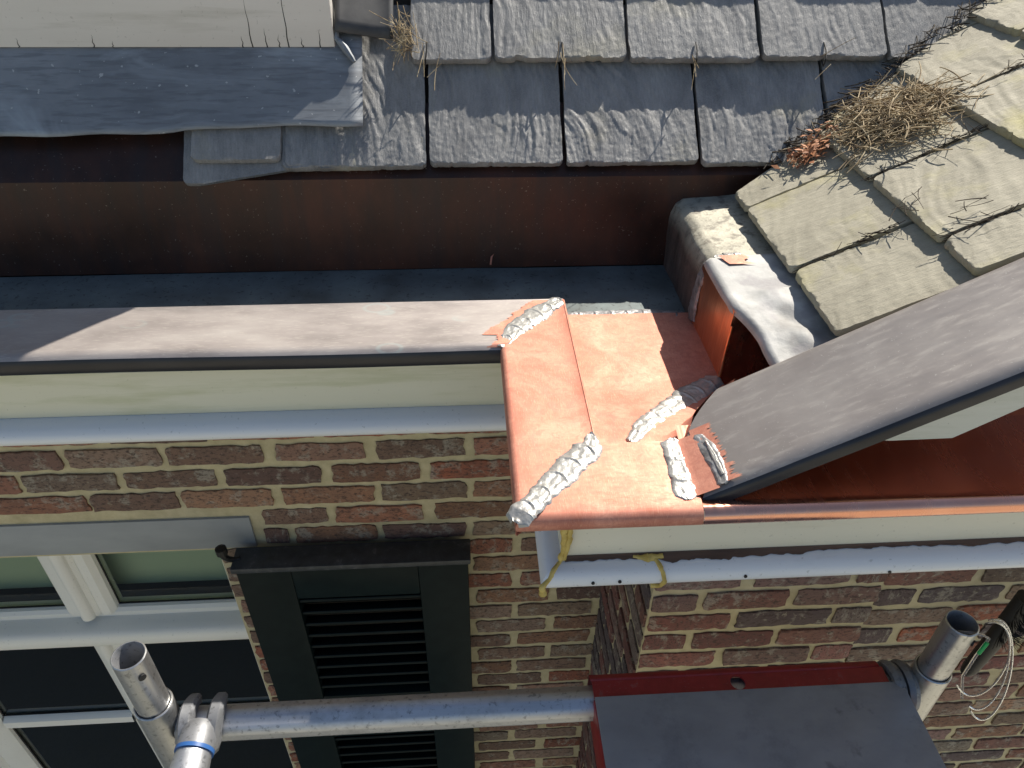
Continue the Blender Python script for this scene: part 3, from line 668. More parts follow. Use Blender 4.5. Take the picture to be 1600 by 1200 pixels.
# sheet rising from the floor seam to the foot of the cap
A_ = [(.215, .684), (.245, .735), (.285, .775), (.325, .812), (.368, .848)]; B_ = [(.277, .678), (.279, .700), (.289, .722), (.312, .740), (.345, .750)]
P = []
for s_ in np.linspace(0, 1, 20):
    ax, ay = (np.interp(s_*4, range(5), [p[k] for p in A_]) for k in (0, 1)); bx_, by_ = (np.interp(s_*4, range(5), [p[k] for p in B_]) for k in (0, 1))
    za = fz(ay)+.001; zb = cz(bx_)-.004
    P.append([(ax+(bx_-ax)*q, ay+(by_-ay)*q, za+(zb-za)*q**4) for q in np.linspace(0, 1, 8)])
grid_obj('foot_plate', np.array(P), M_cop, cop)
# copper tongue rising from the front rim to the cap
P = np.array([[(x, y, ZR+.002+max(0, (x-.259))*.5+.001*math.sin(y*40)) for y in np.linspace(.585, .679, 12)] for x in np.linspace(.2575, .283, 8)])
grid_obj('tongue', P, M_cop, cop)

# ------------------------------------------------------------------ lead flap over the channel edge
P = []
for i, s_ in enumerate(np.linspace(0, 1, 50)):
    y = 1.0-s_*.272
    if y > .86: xe = .3665
    else: xe = .3665+.022*math.sin(min(1, (.86-y)/.075)*math.pi/2)+max(0, .775-y)*.15
    row = []
    for j, q in enumerate(np.linspace(0, 1, 40)):
        x = xe+(.51-xe)*q
        z = -.5385+.010*q-.020*max(0, (.86-y)/.13)**1.3
        z += .007*math.exp(-((q-.45)/.14)**2)*math.sin((y-.76)*62)*(1 if y < .90 else .12)+float(fbm(x*22, y*22, 51))*.008*(.35 if y > .9 else 1)
        z -= .010*max(0, 1-q/.06)**2
        row.append((x, y, z))
    P.append(row)
flap = grid_obj('lead_flap', np.array(P), M_lead, None, True, False, .0028)
tag(flap, 'pale dented lead sheet curving over the copper wall beside the buff slates', 'lead flashing')
# scraped copper patch on the flap corner
P = np.array([[(.386+(.034+.008*math.sin(b_*7))*a_+.01*b_, 1.0-.028*b_-.004*a_, -.5325+.003*a_+float(fbm(a_*9, b_*9, 61))*.002) for b_ in np.linspace(0, 1, 8)] for a_ in np.linspace(0, 1, 8)])
grid_obj('copper_patch', P, M_cop, cop)

# ------------------------------------------------------------------ sloping verge cap and its board
YC0, YC1 = .585, .745
cpr = [(YC1+.004, -.05), (YC1+.002, -.008), (YC1-.004, -.001)]+[(YC1-.01-(YC1-.01-.606)*f, 0) for f in np.linspace(0, 1, 16)]
cpr += [(.603-.0215*math.sin(a), -.0215+.0215*math.cos(a)) for a in np.linspace(.15, R(88), 8)]+[(.5815, -.034), (.584, -.037), (.594, -.038)]
def capoff(y): return .062*min(1.2, max(0, (y-.675)/.075))**1.7
P = []
for x in np.r_[np.linspace(.270, .40, 16), np.linspace(.42, 1.95, 50)]:
    P.append([(x+zz*.45+capoff(y)*max(0, 1-(x-.27)/.14), y, cz(x+capoff(y)*max(0, 1-(x-.27)/.14))+zz+fbm(x*6, y*9, 71)*.004) for y, zz in cpr])
P = np.array(P); cap = grid_obj('gable_coping', P[:, :24], M_cap); autosmooth(cap, 45)
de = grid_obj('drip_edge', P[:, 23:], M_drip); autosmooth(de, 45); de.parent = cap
tag(cap, 'dark grey sheet metal cap sloping up along the edge of the gable', 'verge cap')
# cleaned copper end of the cap with jagged brushed edge, and solder on it
P = []
r2 = np.random.RandomState(4)
for y in np.linspace(.590, .690, 90):
    xe = .2975-(y-.59)*.06+(r2.rand()*.009)+.006*(y < .64)*math.sin(y*300)*.4
    P.append([(x, y, cz(x)+.0012+fbm(x*6, y*9, 71)*.004) for x in np.linspace(.274, xe, 6)])
grid_obj('scraped_end', np.array(P), M_cop, None).parent = cap
bd = bead('solder_smear', [(.279, .676, cz(.279)+.002), (.284, .65, cz(.284)+.002), (.288, .62, cz(.288)+.002), (.287, .588, cz(.287)+.001)], [.014, .022, .018, .016], .002, M_solder2, None, 14, up=(-.45, 0, .9), strokes=.05); bd.parent = cap
bd = bead('solder_smear', [(.286, .66, cz(.286)+.004), (.2875, .635, cz(.2875)+.004), (.290, .60, cz(.29)+.003)], [.003, .007, .005], .0015, M_solder, None, 15, up=(-.45, 0, .9), strokes=.05); bd.parent = cap
pts = [(.42, -.552), (.474, -.559), (.548, -.558), (.613, -.515), (1.95, -.515+1.337*.556)]
top = [(x, cz(x)-.012) for x, _ in reversed(pts)]
pl = pts+top
bm = bmesh.new(); f_ = [bm.verts.new((x, .602, z)) for x, z in pl]; b_ = [bm.verts.new((x, .628, z)) for x, z in pl]
bm.faces.new(f_); bm.faces.new(b_[::-1])
for i in range(len(pl)): bm.faces.new((f_[i], b_[i], b_[(i+1) % len(pl)], f_[(i+1) % len(pl)]))
vb = bm_obj('verge_board', bm, M_verge); tag(vb, 'pale painted board tucked under the dark sloping cap', 'verge board')
# inner board behind the cap closing the channel
bm = bmesh.new(); pl = [(.30, -.66), (.30, cz(.30)-.02), (1.95, cz(1.95)-.02), (1.95, -.66)]
f_ = [bm.verts.new((x, .724, z)) for x, z in pl]; b_ = [bm.verts.new((x, .743, z)) for x, z in pl]
bm.faces.new(f_); bm.faces.new(b_[::-1])
for i in range(4): bm.faces.new((f_[i], b_[i], b_[(i+1) % 4], f_[(i+1) % 4]))
ib = bm_obj('inner_board', bm, M_cop_shiny); ib.parent = cap

# ------------------------------------------------------------------ fascias and mouldings
fl = empty('fascia', (-.5, .93, -.80), 'cream painted fascia with white moulding below the old gutter, left of the copper', 'fascia')
P = [[(x, y, z) for y, z in ((.96, -.63), (.925, -.632), (.925, -.668), (.9262, -.669), (.925, -.671), (.925, -.752))] for x in (-2.2, -1.4, -.7, .10)]
autosmooth(grid_obj('board', np.array(P), M_fascia, fl), 20)
mp = [(.926, -.7525), (.916, -.754), (.904, -.758), (.896, -.764), (.8925, -.771), (.8925, -.777), (.896, -.783), (.904, -.7865), (.92, -.788), (1.14, -.788)]
P = [[(x, y, z) for y, z in mp] for x in np.linspace(-2.2, .11, 10)]
autosmooth(grid_obj('moulding', np.array(P), M_mould, fl), 40)
fr2 = empty('fascia', (.6, .60, -.77), 'cream fascia with peeling white moulding and yellow foam under the new copper', 'fascia')
bm = bmesh.new(); add_box(bm, .108, 2.4, .592, .62, -.729, -.634, .0015); add_box(bm, .108, .136, .62, 1.0, -.729, -.636, .0015)
o = bm_obj('board', bm, M_fascia2); autosmooth(o); attach(o, fr2)
mp2 = [(0, -.7275), (.006, -.7285), (.016, -.731), (.023, -.737), (.0265, -.744), (.0265, -.750), (.023, -.756), (.015, -.760), (0, -.761), (-.2, -.7615)]   # offset outwards
P = [[(.108-o_, 1.0, z) for o_, z in mp2], [(.108-o_, .592-o_, z) for o_, z in mp2]]+[[(max(x, .108-o_), .592-o_, z) for o_, z in mp2] for x in (.32, .7, 1.2, 2.4)]
autosmooth(grid_obj('moulding', np.array(P), M_mould, fr2), 40)
# peeled strip of bare wood between board and moulding
r2 = np.random.RandomState(9); P = []
for x in np.linspace(.112, 1.4, 420):
    w_ = (.0035+.008*float(vnoise(x*11, 1, 3))+.004*float(vnoise(x*130, 2, 5)))*(.75 if x < .33 else .6 if x < .5 else .4)*(1+.9*float(fbm(x*90, 4, 6)))
    P.append([(x, .5915, -.7235), (x, .5905, -.7255), (x, .5905-w_*.5, -.7263-w_*.08), (x, .5905-w_, -.7267-w_*.2)])
o = grid_obj('bare_strip', np.array(P), M_wood, fr2)
# yellow expanding foam
def blob_path(name, path, rads, parent, seed):
    path = np.asarray(path, float); n = 40; seg = np.r_[0, np.cumsum(np.linalg.norm(np.diff(path, axis=0), axis=1))]
    d = np.linspace(0, seg[-1], n); pp = np.stack([np.interp(d, seg, path[:, k]) for k in range(3)], 1)
    rr = np.interp(d, np.linspace(0, seg[-1], len(rads)), rads)*(1+.9*fbm(d*130, seed, seed, 3))
    pp[:, 0] += fbm(d*60, 1.5, seed)*.006; return tube(name, pp, rr, M_foam, parent, 8)
blob_path('foam_bead', [(.107, .592, -.636), (.108, .5875, -.68), (.108, .5870, -.728), (.098, .577, -.731), (.084, .563, -.746), (.083, .564, -.760)], [.0035, .0045, .0042, .0032, .003, .0042], fr2, 3)
blob_path('foam_bead', [(.117, .588, -.64), (.1145, .5885, -.69), (.111, .5875, -.724)], [.003, .0038, .0028], fr2, 8)
blob_path('foam_bead', [(.196, .589, -.727), (.215, .5875, -.730), (.234, .588, -.727)], [.002, .006, .003], fr2, 5)
blob_path('foam_bead', [(.222, .586, -.730), (.230, .574, -.731), (.2345, .563, -.745), (.231, .566, -.757), (.221, .570, -.761)], [.003, .0034, .0032, .003, .003], fr2, 6)
for x, z in ((.405, -.672), (.145, -.745), (.178, -.7445), (.335, -.7445), (.27, -.655), (.52, -.748)):
    y = .591 if z > -.72 else .5652
    V, F = tube_geo([(x, y+.001, z), (x, y-.0012, z)], .0022, 7); o = mesh_obj('nail_hole', V, F, M_black); attach(o, fr2)
# soffits close the eaves boxes
bm = bmesh.new(); add_box(bm, .13, 2.4, .61, YB+.02, -.775, -.755); add_box(bm, .13, XR+.03, YB+.02, YW+.02, -.775, -.755)
sf = bm_obj('soffit', bm, M_fascia2); sf.parent = fr2; sf.matrix_parent_inverse = Matrix.Translation(-Vector(fr2.location))
bm = bmesh.new(); add_box(bm, -2.2, .12, .93, YW+.12, -.79, -.770); sf = bm_obj('soffit', bm, M_fascia); attach(sf, fl)

# ------------------------------------------------------------------ dormer and lead apron at the upper left
dm = empty('dormer', (-.9, 1.5, -.33), 'dormer front with pale cracked painted board above the blue lead sheet', 'dormer')
brd = box('front_board', -1.9, -.2085, 1.352, 1.38, -.3165, .14, M_board, dm, .002)
bm = bmesh.new(); add_box(bm, -1.9, -.216, 1.38, 2.6, -.36, .75); o = bm_obj('body', bm, M_darklead); attach(o, dm)
bm = bmesh.new(); add_box(bm, -1.98, -.19, 1.32, 2.7, .75, .80); o = bm_obj('roof', bm, M_darklead); attach(o, dm)
rc = np.random.RandomState(3)
for x, L in ((-.232, .028), (-.262, .016), (-.285, .11), (-.300, .02), (-.321, .03), (-.345, .075), (-.360, .018), (-.57, .01), (-.60, .02), (-.72, .015)):
    pp = [(x+fbm(k*.9, x*30, 3)*.006, 1.3518, -.3168+L*k/7) for k in range(8)]; wd = [.0011*(1-k/7.5) for k in range(8)]
    V = []; 
    for p, w_ in zip(pp, wd): V += [(p[0]-w_, p[1], p[2]), (p[0]+w_, p[1], p[2])]
    F = [(2*k, 2*k+1, 2*k+3, 2*k+2) for k in range(7)]
    o = mesh_obj('crack', V, F, M_black); attach(o, dm)
# lead apron
P = []
for x in np.linspace(-1.7, -.164, 70):
    lowv = float(np.interp(x, [-1.7, -.75, -.55, -.44, -.34, -.164], [.050, .053, .056, .060, .066, .066]))+.0015*math.sin(x*40)
    row = []
    for q in np.linspace(0, 1, 16):
        v = lowv+(.235-lowv)*q
        wv = .007-.007*q+float(fbm(x*5, q*2, 81))*.0025*(.4+q)+.001*(1-q)**4
        if x < -.47: wv += -.004*(1-q)
        row.append(tuple(on1(x, v, wv)))
    P.append(row)
la = grid_obj('lead_apron', np.array(P), M_leadsheet, None, True, False, .0022)
tag(la, 'smooth blue grey lead sheet below the dormer board with bird droppings', 'lead flashing')
# cheek flashing and folded lead strip beside the dormer corner
P = np.array([[tuple(on1(-.206+.094*q+.006*s_, .221+.25*s_, .004+.02*(1-q)**3+.004*math.sin(q*5))) for q in np.linspace(0, 1, 12)] for s_ in np.linspace(0, 1, 12)])
cf = grid_obj('cheek_flashing', P, M_darklead, None, True, False, .003)
tag(cf, 'dark lead flashing beside the dormer cheek at the top', 'lead flashing')
pp = [on1(-.2065+.004*math.sin(s_*9), .215+.26*(1-s_), .020-.008*s_) for s_ in np.linspace(0, 1, 14)]+[on1(-.196+.02*s_, .205-.030*s_, .012-.002*s_) for s_ in np.linspace(0, 1, 6)]
V, F = tube_geo(pp, [.0045]*14+[.006, .0065, .006, .005, .0045, .003], 7)
o = mesh_obj('folded_lead', V, F, M_leadsheet); autosmooth(o); o.parent = cf

# ------------------------------------------------------------------ window, lintel, shutter
lt = box('lintel', -1.9, -.4785, YW-.006, YW+.10, -1.302, -1.2075, M_lintel, None, .0015)
tag(lt, 'flat grey painted steel lintel over the window', 'lintel')
win = empty('window', (-1.05, 1.2, -2.9), 'cream painted window with moulded mullion and dark panes below the steel lintel', 'window')
YG = 1.205
def bar(name, x0, x1, y0, y1, z0, z1, bev=.004): return box(name, x0, x1, y0, y1, z0, z1, M_frame, win, bev)
# mullion of the upper lights: flat sides and round nose
def hmould(name, x0, x1, yz):
    P = [[(x, y, z) for y, z in yz] for x in (x0, (x0+x1)/2, x1)]; o = grid_obj(name, np.array(P), M_frame, win); return autosmooth(o, 35)
def vmould(name, z0, z1, xy):
    P = [[(x, y, z) for x, y in xy] for z in (z0, (z0+z1)/2, z1)]; o = grid_obj(name, np.array(P), M_frame, win); return autosmooth(o, 35)
def nose(c, r, y, n=8): return [(c-r*math.cos(a), y-r*.9*math.sin(a)) for a in np.linspace(0, math.pi, n)]
vmould('mullion', -1.60, -1.30, [(-1.012, YG+.02), (-1.012, YG-.012), (-1.000, YG-.022), (-.978, YG-.024)]+nose(-.957, .017, YG-.026)+[(-.936, YG-.024), (-.930, YG-.018), (-.924, YG-.024), (-.905, YG-.022), (-.893, YG-.010), (-.889, YG+.02)])
hmould('transom', -1.62, -.568, [(YG+.02, -1.589), (YG-.008, -1.592), (YG-.016, -1.600), (YG-.018, -1.612), (YG-.040, -1.618)]+[(YG-.048-.020*math.sin(a), -1.652+.030*math.cos(a)) for a in np.linspace(.2, 2.9, 9)]+[(YG-.03, -1.690), (YG+.02, -1.692)])
vmould('mullion', -2.95, -1.68, [(-1.003, YG+.02), (-1.003, YG-.006), (-.992, YG-.014)]+nose(-.965, .016, YG-.018)+[(-.930, YG-.014), (-.915, YG-.006), (-.915, YG+.02)])
hmould('glazing_bar', -1.36, -1.0, [(YG+.02, -2.083), (YG-.004, -2.085), (YG-.016, -2.094), (YG-.018, -2.118), (YG-.004, -2.126), (YG+.02, -2.128)])
hmould('glazing_bar', -.92, -.568, [(YG+.02, -2.083), (YG-.004, -2.085), (YG-.016, -2.094), (YG-.018, -2.118), (YG-.004, -2.126), (YG+.02, -2.128)])
vmould('stile', -2.95, -1.68, [(-1.47, YG-.03), (-1.44, YG-.032), (-1.43, YG-.02), (-1.425, YG-.024), (-1.385, YG-.022), (-1.366, YG-.008), (-1.362, YG+.02)])
vmould('stile', -1.60, -1.30, [(-1.47, YG-.03), (-1.44, YG-.032), (-1.43, YG-.02), (-1.425, YG-.024), (-1.385, YG-.022), (-1.366, YG-.008), (-1.362, YG+.02)])
bar('jamb', -.597, -.5675, YG-.02, YG+.03, -2.95, -1.692); bar('jamb', -.597, -.5675, YG-.02, YG+.03, -1.589, -1.312); bar('jamb', -1.62, -1.46, YG-.03, YG+.03, -2.95, -1.312)
bar('head', -1.46, -.60, YG-.02, YG+.03, -1.345, -1.312); bar('sill', -1.618, -.569, YG-.06, YG+.04, -3.0, -2.95)
for x0, x1, z0, z1 in ((-.893, -.597, -1.592, -1.34), (-1.365, -1.010, -1.592, -1.34), (-1.365, -1.0, -2.086, -1.69), (-.918, -.597, -2.086, -1.69), (-1.365, -1.0, -2.95, -2.125), (-.918, -.597, -2.95, -2.125)):
    o = pn = mesh_obj('pane', [(x0, YG+.006, z0), (x1, YG+.006, z0), (x1, YG+.006, z1), (x0, YG+.006, z1)], [(0, 1, 2, 3)], M_glass); attach(o, win)
    bm = bmesh.new()
    for a in ((x0, x0+.004, z0, z1), (x1-.004, x1, z0, z1), (x0+.004, x1-.004, z0, z0+.004)): add_box(bm, a[0], a[1], YG+.001, YG+.005, a[2], a[3])
    sl_ = bm_obj('seal', bm, M_black); sl_.parent = pn
bl = box('reflection_panel', -1.45, -.60, YG+.07, YG+.074, -1.60, -1.32, M_reflection); tag(bl, 'pale green panel added behind the upper panes for the garden reflection', 'reflection panel')

sh = empty('shutter', (-.26, 1.09, -3.0), 'dark green louvred wooden shutter folded open against the brick wall', 'shutter')
SX0, SX1, SY0, SY1, SZT, SZB = -.512, -.012, 1.058, 1.098, -1.300, -3.0
def sbar(n, x0, x1, z0, z1, m=M_green, y0=SY0, y1=SY1, bev=.003): return box(n, x0, x1, y0, y1, z0, z1, m, sh, bev)
sbar('stile', SX0, -.396, SZB, SZT); sbar('stile', -.122, SX1, SZB, SZT)
sbar('rail', -.396, -.122, -1.407, SZT); sbar('rail', -.396, -.122, -2.02, -1.815); sbar('rail', -.396, -.122, SZB, SZB+.13)
box('cap_strip', SX0-.006, SX1+.006, SY0-.010, SY1+.012, SZT+.0005, SZT+.016, M_dusty, sh, .003)
zz = -1.43
while zz > -2.85:
    if not (-2.045 < zz < -1.80):
        bm = bmesh.new(); add_box(bm, -.398, -.120, -.017, .017, -.004, .004, .002)
        for v in bm.verts: 
            y, z = v.co.y, v.co.z; a = R(-22); v.co.y = 1.080+y*math.cos(a)-z*math.sin(a); v.co.z = zz+y*math.sin(a)+z*math.cos(a)
        o = bm_obj('slat', bm, M_green); autosmooth(o); attach(o, sh)
    zz -= .0445
box('backing', -.40, -.118, 1.1005, 1.104, SZB+.1, -1.39, M_black, sh)
hk = tube('shutter_hook', [(-.532, 1.070, -1.250), (-.531, 1.070, -1.266), (-.524, 1.074, -1.280), (-.512, 1.078, -1.288), (-.502, 1.080, -1.286)], [.007, .007, .0065, .006, .006], M_iron, None, 8)
tag(hk, 'small black iron hinge pin on the lintel above the shutter', 'hinge pin')
V, F = tube_geo([(-.532, 1.070, -1.2375), (-.532, 1.070, -1.240), (-.532, 1.070, -1.256), (-.532, 1.070, -1.259)], [.006, .012, .012, .006], 10); o = mesh_obj('pin_head', V, F, M_iron); autosmooth(o); o.parent = hk

# ------------------------------------------------------------------ scaffold
scf = empty('scaffolding', (.12, .6, GZ), 'silver aluminium scaffold frame with two uprights and a rail along the wall', 'scaffold')
PYL = .60
def hollow(name, x, y, z0, z1, ro, ri, mat, parent, n=28, grooves=0):
    ring = []
    prof = [(ro, z0), (ro, z1-.0012), (ro-.0012, z1), (ri+.0008, z1), (ri, z1-.0012), (ri, z0)]
    P = []
    for a in np.linspace(0, 2*math.pi, n, endpoint=False):
        k = 1-.012*(grooves and (int(a/(2*math.pi)*n) % 4 == 0))
        P.append([(x+r_*k*math.cos(a), y+r_*k*math.sin(a), z) for r_, z in prof])
    P.append(P[0]); P = np.array(P); b_ = grid_obj('bore', P[:, 3:], M_cast, parent); autosmooth(b_, 40)
    o = grid_obj(name, P[:, :4], mat, parent); return autosmooth(o, 40)
for X_ in (-.465, .702):
    zt, zs = (-.902, -1.022) if X_ < 0 else (-.918, -1.035)
    hollow('upright', X_, PYL, GZ+.01, zs, .0268, .0235, M_alu_v, scf)
    hollow('spigot', X_, PYL, zs-.08, zt, .0228, .0200, M_alu_v, scf, 40, 1)
    V, F = tube_geo([(X_+.016, PYL-.0165, zt-.027), (X_+.0175, PYL-.018, zt-.027)], .0052, 12); o = mesh_obj('pin_hole', V, F, M_black); attach(o, scf)
    box('base_plate', X_-.07, X_+.07, PYL-.07, PYL+.07, GZ+.001, GZ+.012, M_cast, scf)
# rail with rolled grooves
n = 36; P = []
for X_ in np.linspace(-.441, .678, 30):
    P.append([(X_, PYL+.0255*(1-.06*(k % 6 == 0))*math.cos(2*math.pi*k/n), -1.0855+.0255*(1-.06*(k % 6 == 0))*math.sin(2*math.pi*k/n)) for k in range(n)])
o = grid_obj('rail', np.array(P), M_alu, scf, True, True); autosmooth(o, 30)
P = [[(X_, PYL+.0255*math.cos(2*math.pi*k/n), -2.0855+.0255*math.sin(2*math.pi*k/n)) for k in range(n)] for X_ in (-.44, .67)]
autosmooth(grid_obj('rail', np.array(P), M_alu, scf, True, True), 30)
# weld beads where the rail meets the uprights
for sx, X_ in ((1, -.465), (-1, .702)):
    pp = [(X_+sx*(.026+.003*abs(math.sin(a))), PYL+.027*math.cos(a), -1.0855+.027*math.sin(a)) for a in np.linspace(0, 2*math.pi, 24)]
    tube('weld', pp, [.0035+.001*math.sin(k*2.3) for k in range(24)], M_cast, scf, 6)
# brace with a two-jawed cast claw hooked over the rail
br = empty('brace', (-.40, .45, -1.6), 'silver scaffold brace with cast claw and blue ring hooked over the rail', 'scaffold brace')
b0 = np.array([-.400, .572, -1.058]); b1 = np.array([-.445, -.35, -1.12]); bdv = (b1-b0)/np.linalg.norm(b1-b0)
tube('brace_tube', [b0+bdv*.030, b0+bdv*.045]+[b0+bdv*(.06+k*.1) for k in range(9)], [.0245, .0262]+[.0262]*9, M_alu, br, 24)
tube('ring', [b0+bdv*.024, b0+bdv*.0295], [.0272, .0272], M_blue, br, 24)
for dx in (-.0165, .0165):
    pp = []; rr = []
    for a in np.linspace(R(8), R(140), 16):      # jaw wraps the rail from the front over the top
        rad = .037; pp.append((-.402+dx*(1+.25*math.sin(a)), PYL-.002-rad*math.cos(a), -1.0855+rad*math.sin(a)))
    P = []
    for i, p in enumerate(pp):
        a = R(8)+(R(132))*i/15; nrm = np.array([0, -math.cos(a), math.sin(a)]); c = np.array(p); w_ = .0105*(1-.2*max(0, (i-11)/4)); h_ = .0105*(1.25-.5*i/15)
        P.append([c+np.array([w_*sx_, 0, 0])+nrm*h_*sy_ for sx_, sy_ in ((-1, -.7), (-1, .5), (-.6, 1), (.6, 1), (1, .5), (1, -.7))])
    o = grid_obj('jaw', np.array(P), M_cast, br, True, True); autosmooth(o, 40)
    bm = bmesh.new(); bm.from_mesh(o.data); bmesh.ops.holes_fill(bm, edges=bm.edges, sides=8); bmesh.ops.recalc_face_normals(bm, faces=bm.faces); bm.to_mesh(o.data); bm.free()
tube('collar', [b0+bdv*-.012, b0, b0+bdv*.024], [.020, .0255, .0268], M_cast, br, 24)
# deck hooked on the rail
dk = empty('scaffold_deck', (.41, .2, -1.12), 'grey aluminium scaffold deck with chipped red end beam resting on the rail', 'scaffold deck')
bm = bmesh.new(); add_box(bm, .176, .652, -.9, .590, -1.053, -1.050, .0008); pt = bm_obj('plate', bm, M_plate); autosmooth(pt); attach(pt, dk)
# red end beam: angle with a hole in its top flange
bm = bmesh.new(); hx, hy, hr = .400, .6035, .0115; n = 32
zt_ = -1.0535
outer = []; inner = []
for k in range(n):
    a = 2*math.pi*k/n; inner.append((hx+hr*math.cos(a), hy+hr*math.sin(a)))
bx0, bx1, by0, by1 = .176, .634, .5905, .6175
def ray_rect(a):
    c, s_ = math.cos(a), math.sin(a); k = min(((bx1-hx if c > 0 else bx0-hx)/c) if abs(c) > 1e-6 else 9, ((by1-hy if s_ > 0 else by0-hy)/s_) if abs(s_) > 1e-6 else 9)
    return (hx+c*k, hy+s_*k)
angs = sorted([2*math.pi*k/n for k in range(n)]+[math.atan2(y-hy, x-hx) % (2*math.pi) for x in (bx0, bx1) for y in (by0, by1)])
I = [(hx+hr*math.cos(a), hy+hr*math.sin(a)) for a in angs]; Oo = [ray_rect(a) for a in angs]; m = len(angs)
vv = [[bm.verts.new((p[0], p[1], z)) for p in L] for z in (zt_, zt_-.004) for L in (I, Oo)]
for k in range(m):
    q = (k+1) % m
    bm.faces.new((vv[0][k], vv[0][q], vv[1][q], vv[1][k])); bm.faces.new((vv[2][k], vv[3][k], vv[3][q], vv[2][q]))
    bm.faces.new((vv[0][k], vv[2][k], vv[2][q], vv[0][q])); bm.faces.new((vv[1][k], vv[1][q], vv[3][q], vv[3][k]))
eb = bm_obj('end_beam', bm, M_red); attach(eb, dk)
pp = [(.6175, -1.0537), (.6215, -1.0545), (.6285, -1.0575), (.631, -1.062), (.632, -1.085), (.631, -1.110)]
P = [[(x, y, z) for y, z in pp] for x in np.linspace(.174, .630, 6)]
autosmooth(grid_obj('beam_lip', np.array(P), M_red, dk, True, False, .003), 40)
box('side_beam', .1745, .186, -.9, .5885, -1.125, -1.0535, M_red, dk, .002); box('side_beam', .642, .6535, -.9, .5885, -1.125, -1.0535, M_red, dk, .002)
for dx in (0, .020):
    P = []
    for a in np.linspace(R(-30), R(175), 16):
        nrm = np.array([0, -math.cos(a), math.sin(a)]); c = np.array((.648+dx, PYL, -1.0855))+nrm*.034
        P.append([c+np.array([.008*sx_, 0, 0])+nrm*.008*sy_ for sx_, sy_ in ((-1, -.7), (-1, .6), (0, 1), (1, .6), (1, -.7))])
    o = grid_obj('hook', np.array(P), M_cast, dk, True, True); autosmooth(o, 40)
# clear cable ties with green tag on the right upright
zt = empty('cable_ties', (.72, .60, -.95), 'loops of clear plastic cable tie with green tag on the right upright', 'cable tie')
def loop(c, rx, rz, tilt, a0, a1, rad, n=26):
    return [(c[0]+rx*math.cos(a), c[1]+tilt*math.sin(a), c[2]+rz*math.sin(a)) for a in np.linspace(a0, a1, n)]
for k, (c, rx, rz, tl) in enumerate((((.752, .575, -.992), .036, .070, .03), ((.758, .570, -.998), .034, .076, .035), ((.748, .58, -.985), .040, .064, .02))):
    pp = loop(c, rx, rz, tl, R(100), R(-115-12*k), .002); V, F = tube_geo(pp, .0014, 6); o = mesh_obj('tie', V, F, M_clear); autosmooth(o); attach(o, zt)
tube('tie', [(.690, .59, -.925), (.706, .585, -.921), (.724, .582, -.924), (.735, .580, -.930), (.727, .575, -.965), (.722, .570, -1.01), (.735, .562, -1.058)], .0021, M_clear, zt, 6)
tube('tag', [(.7335, .577, -.936), (.7275, .574, -.958)], [.0028, .003], M_greenp, zt, 6)
# black brush leaning on the bay wall
bs = empty('brush', (.955, .74, -1.2), 'black brush with bristles hanging against the bay wall at the right edge', 'brush')
tube('handle', [(.931, .735, -1.288), (.932, .733, -1.27), (.938, .73, -1.16), (.942, .728, -1.05)], [.010, .014, .016, .017], M_black, bs, 14)
parts = []
rbz = random.Random(5)
for k in range(260):
    z = rbz.uniform(-1.16, -1.02); a = rbz.uniform(-2.6, .6); r0 = .015; L = rbz.uniform(.012, .026)
    d = np.array([math.cos(a), math.sin(a)*.8-.2, rbz.uniform(-.3, .3)]); c = np.array([.940, .729, z])
    parts.append(tube_geo([c+d*r0, c+d*(r0+L)], [.0007, .0004], 3, False))
V, F = join_geo(parts); o = mesh_obj('bristles', V, F, M_black); o['kind'] = 'stuff'; attach(o, bs)

# ------------------------------------------------------------------ debris: dry stalks in the valley, moss lines
def strands(n, sampler, seed, rad=(.0005, .0012), L=(.03, .09), curl=.5, flat=.25):
    r = random.Random(seed); parts = []
    for k in range(n):
        c, t1, t2, nn = sampler(r); a = r.uniform(0, 2*math.pi); l = r.uniform(*L); d = t1*math.cos(a)+t2*math.sin(a)+nn*r.uniform(-flat*.3, flat)
        p = np.array(c, float)-d*l/2; pts = []; cur = r.uniform(-curl, curl); side = np.cross(d, nn)
        m = 7
        for i in range(m):
            pts.append(p.copy()); d = d+side*cur*(1.0/m)*2+nn*r.uniform(-.08, .08); d = d/np.linalg.norm(d); p = p+d*l/(m-1)
        rd = r.uniform(*rad); parts.append(tube_geo(pts, [rd*(1-.5*i/m) for i in range(m)], 4, False))
    return join_geo(parts)
T_y = np.array([0., -1, 0])
def s_nest(r):
    q = r.random(); u = r.gauss(0, 1); v = r.gauss(0, .55)
    x = .695+u*.036+v*.004; y = 1.172-u*.006+v*.075
    return on2(x, y, .006+abs(r.gauss(0, .010))*(1-min(1, abs(u)*.4))), D2, T_y, N2
V, F = strands(560, s_nest, 3, (.0006, .0015), (.03, .10), 1.2, .35)
o = mesh_obj('dry_stalk_nest', V, F, M_straw, None, True); tag(o, 'tangled heap of dry stalks lying where the two roofs meet', 'debris', None, 'stuff')
def s_valley(r):
    s_ = r.random(); p = np.array([.525, 1.215, -.479])+(np.array([.42, .197, .2335]))*s_*1.15
    return p+N2*r.uniform(.002, .010)+np.array([r.gauss(0, .008), r.gauss(0, .008), 0]), np.array([.80, .38, .45]), np.array([.3, -.9, .1]), N2
V, F = strands(200, s_valley, 9, (.0006, .0017), (.015, .05), .8, .2)
o = mesh_obj('valley_debris', V, F, M_moss, None, True); tag(o, 'dark rotten twigs and moss lining the valley between the roofs', 'debris', None, 'stuff')
def s_leaf(r):
    x = .585+r.gauss(0, .022); y = 1.20+(x-.585)*.45+r.gauss(0, .016); return on2(x, y, abs(r.gauss(.003, .006))), D2, T_y, N2
V = []; F = []; r_l = random.Random(12)
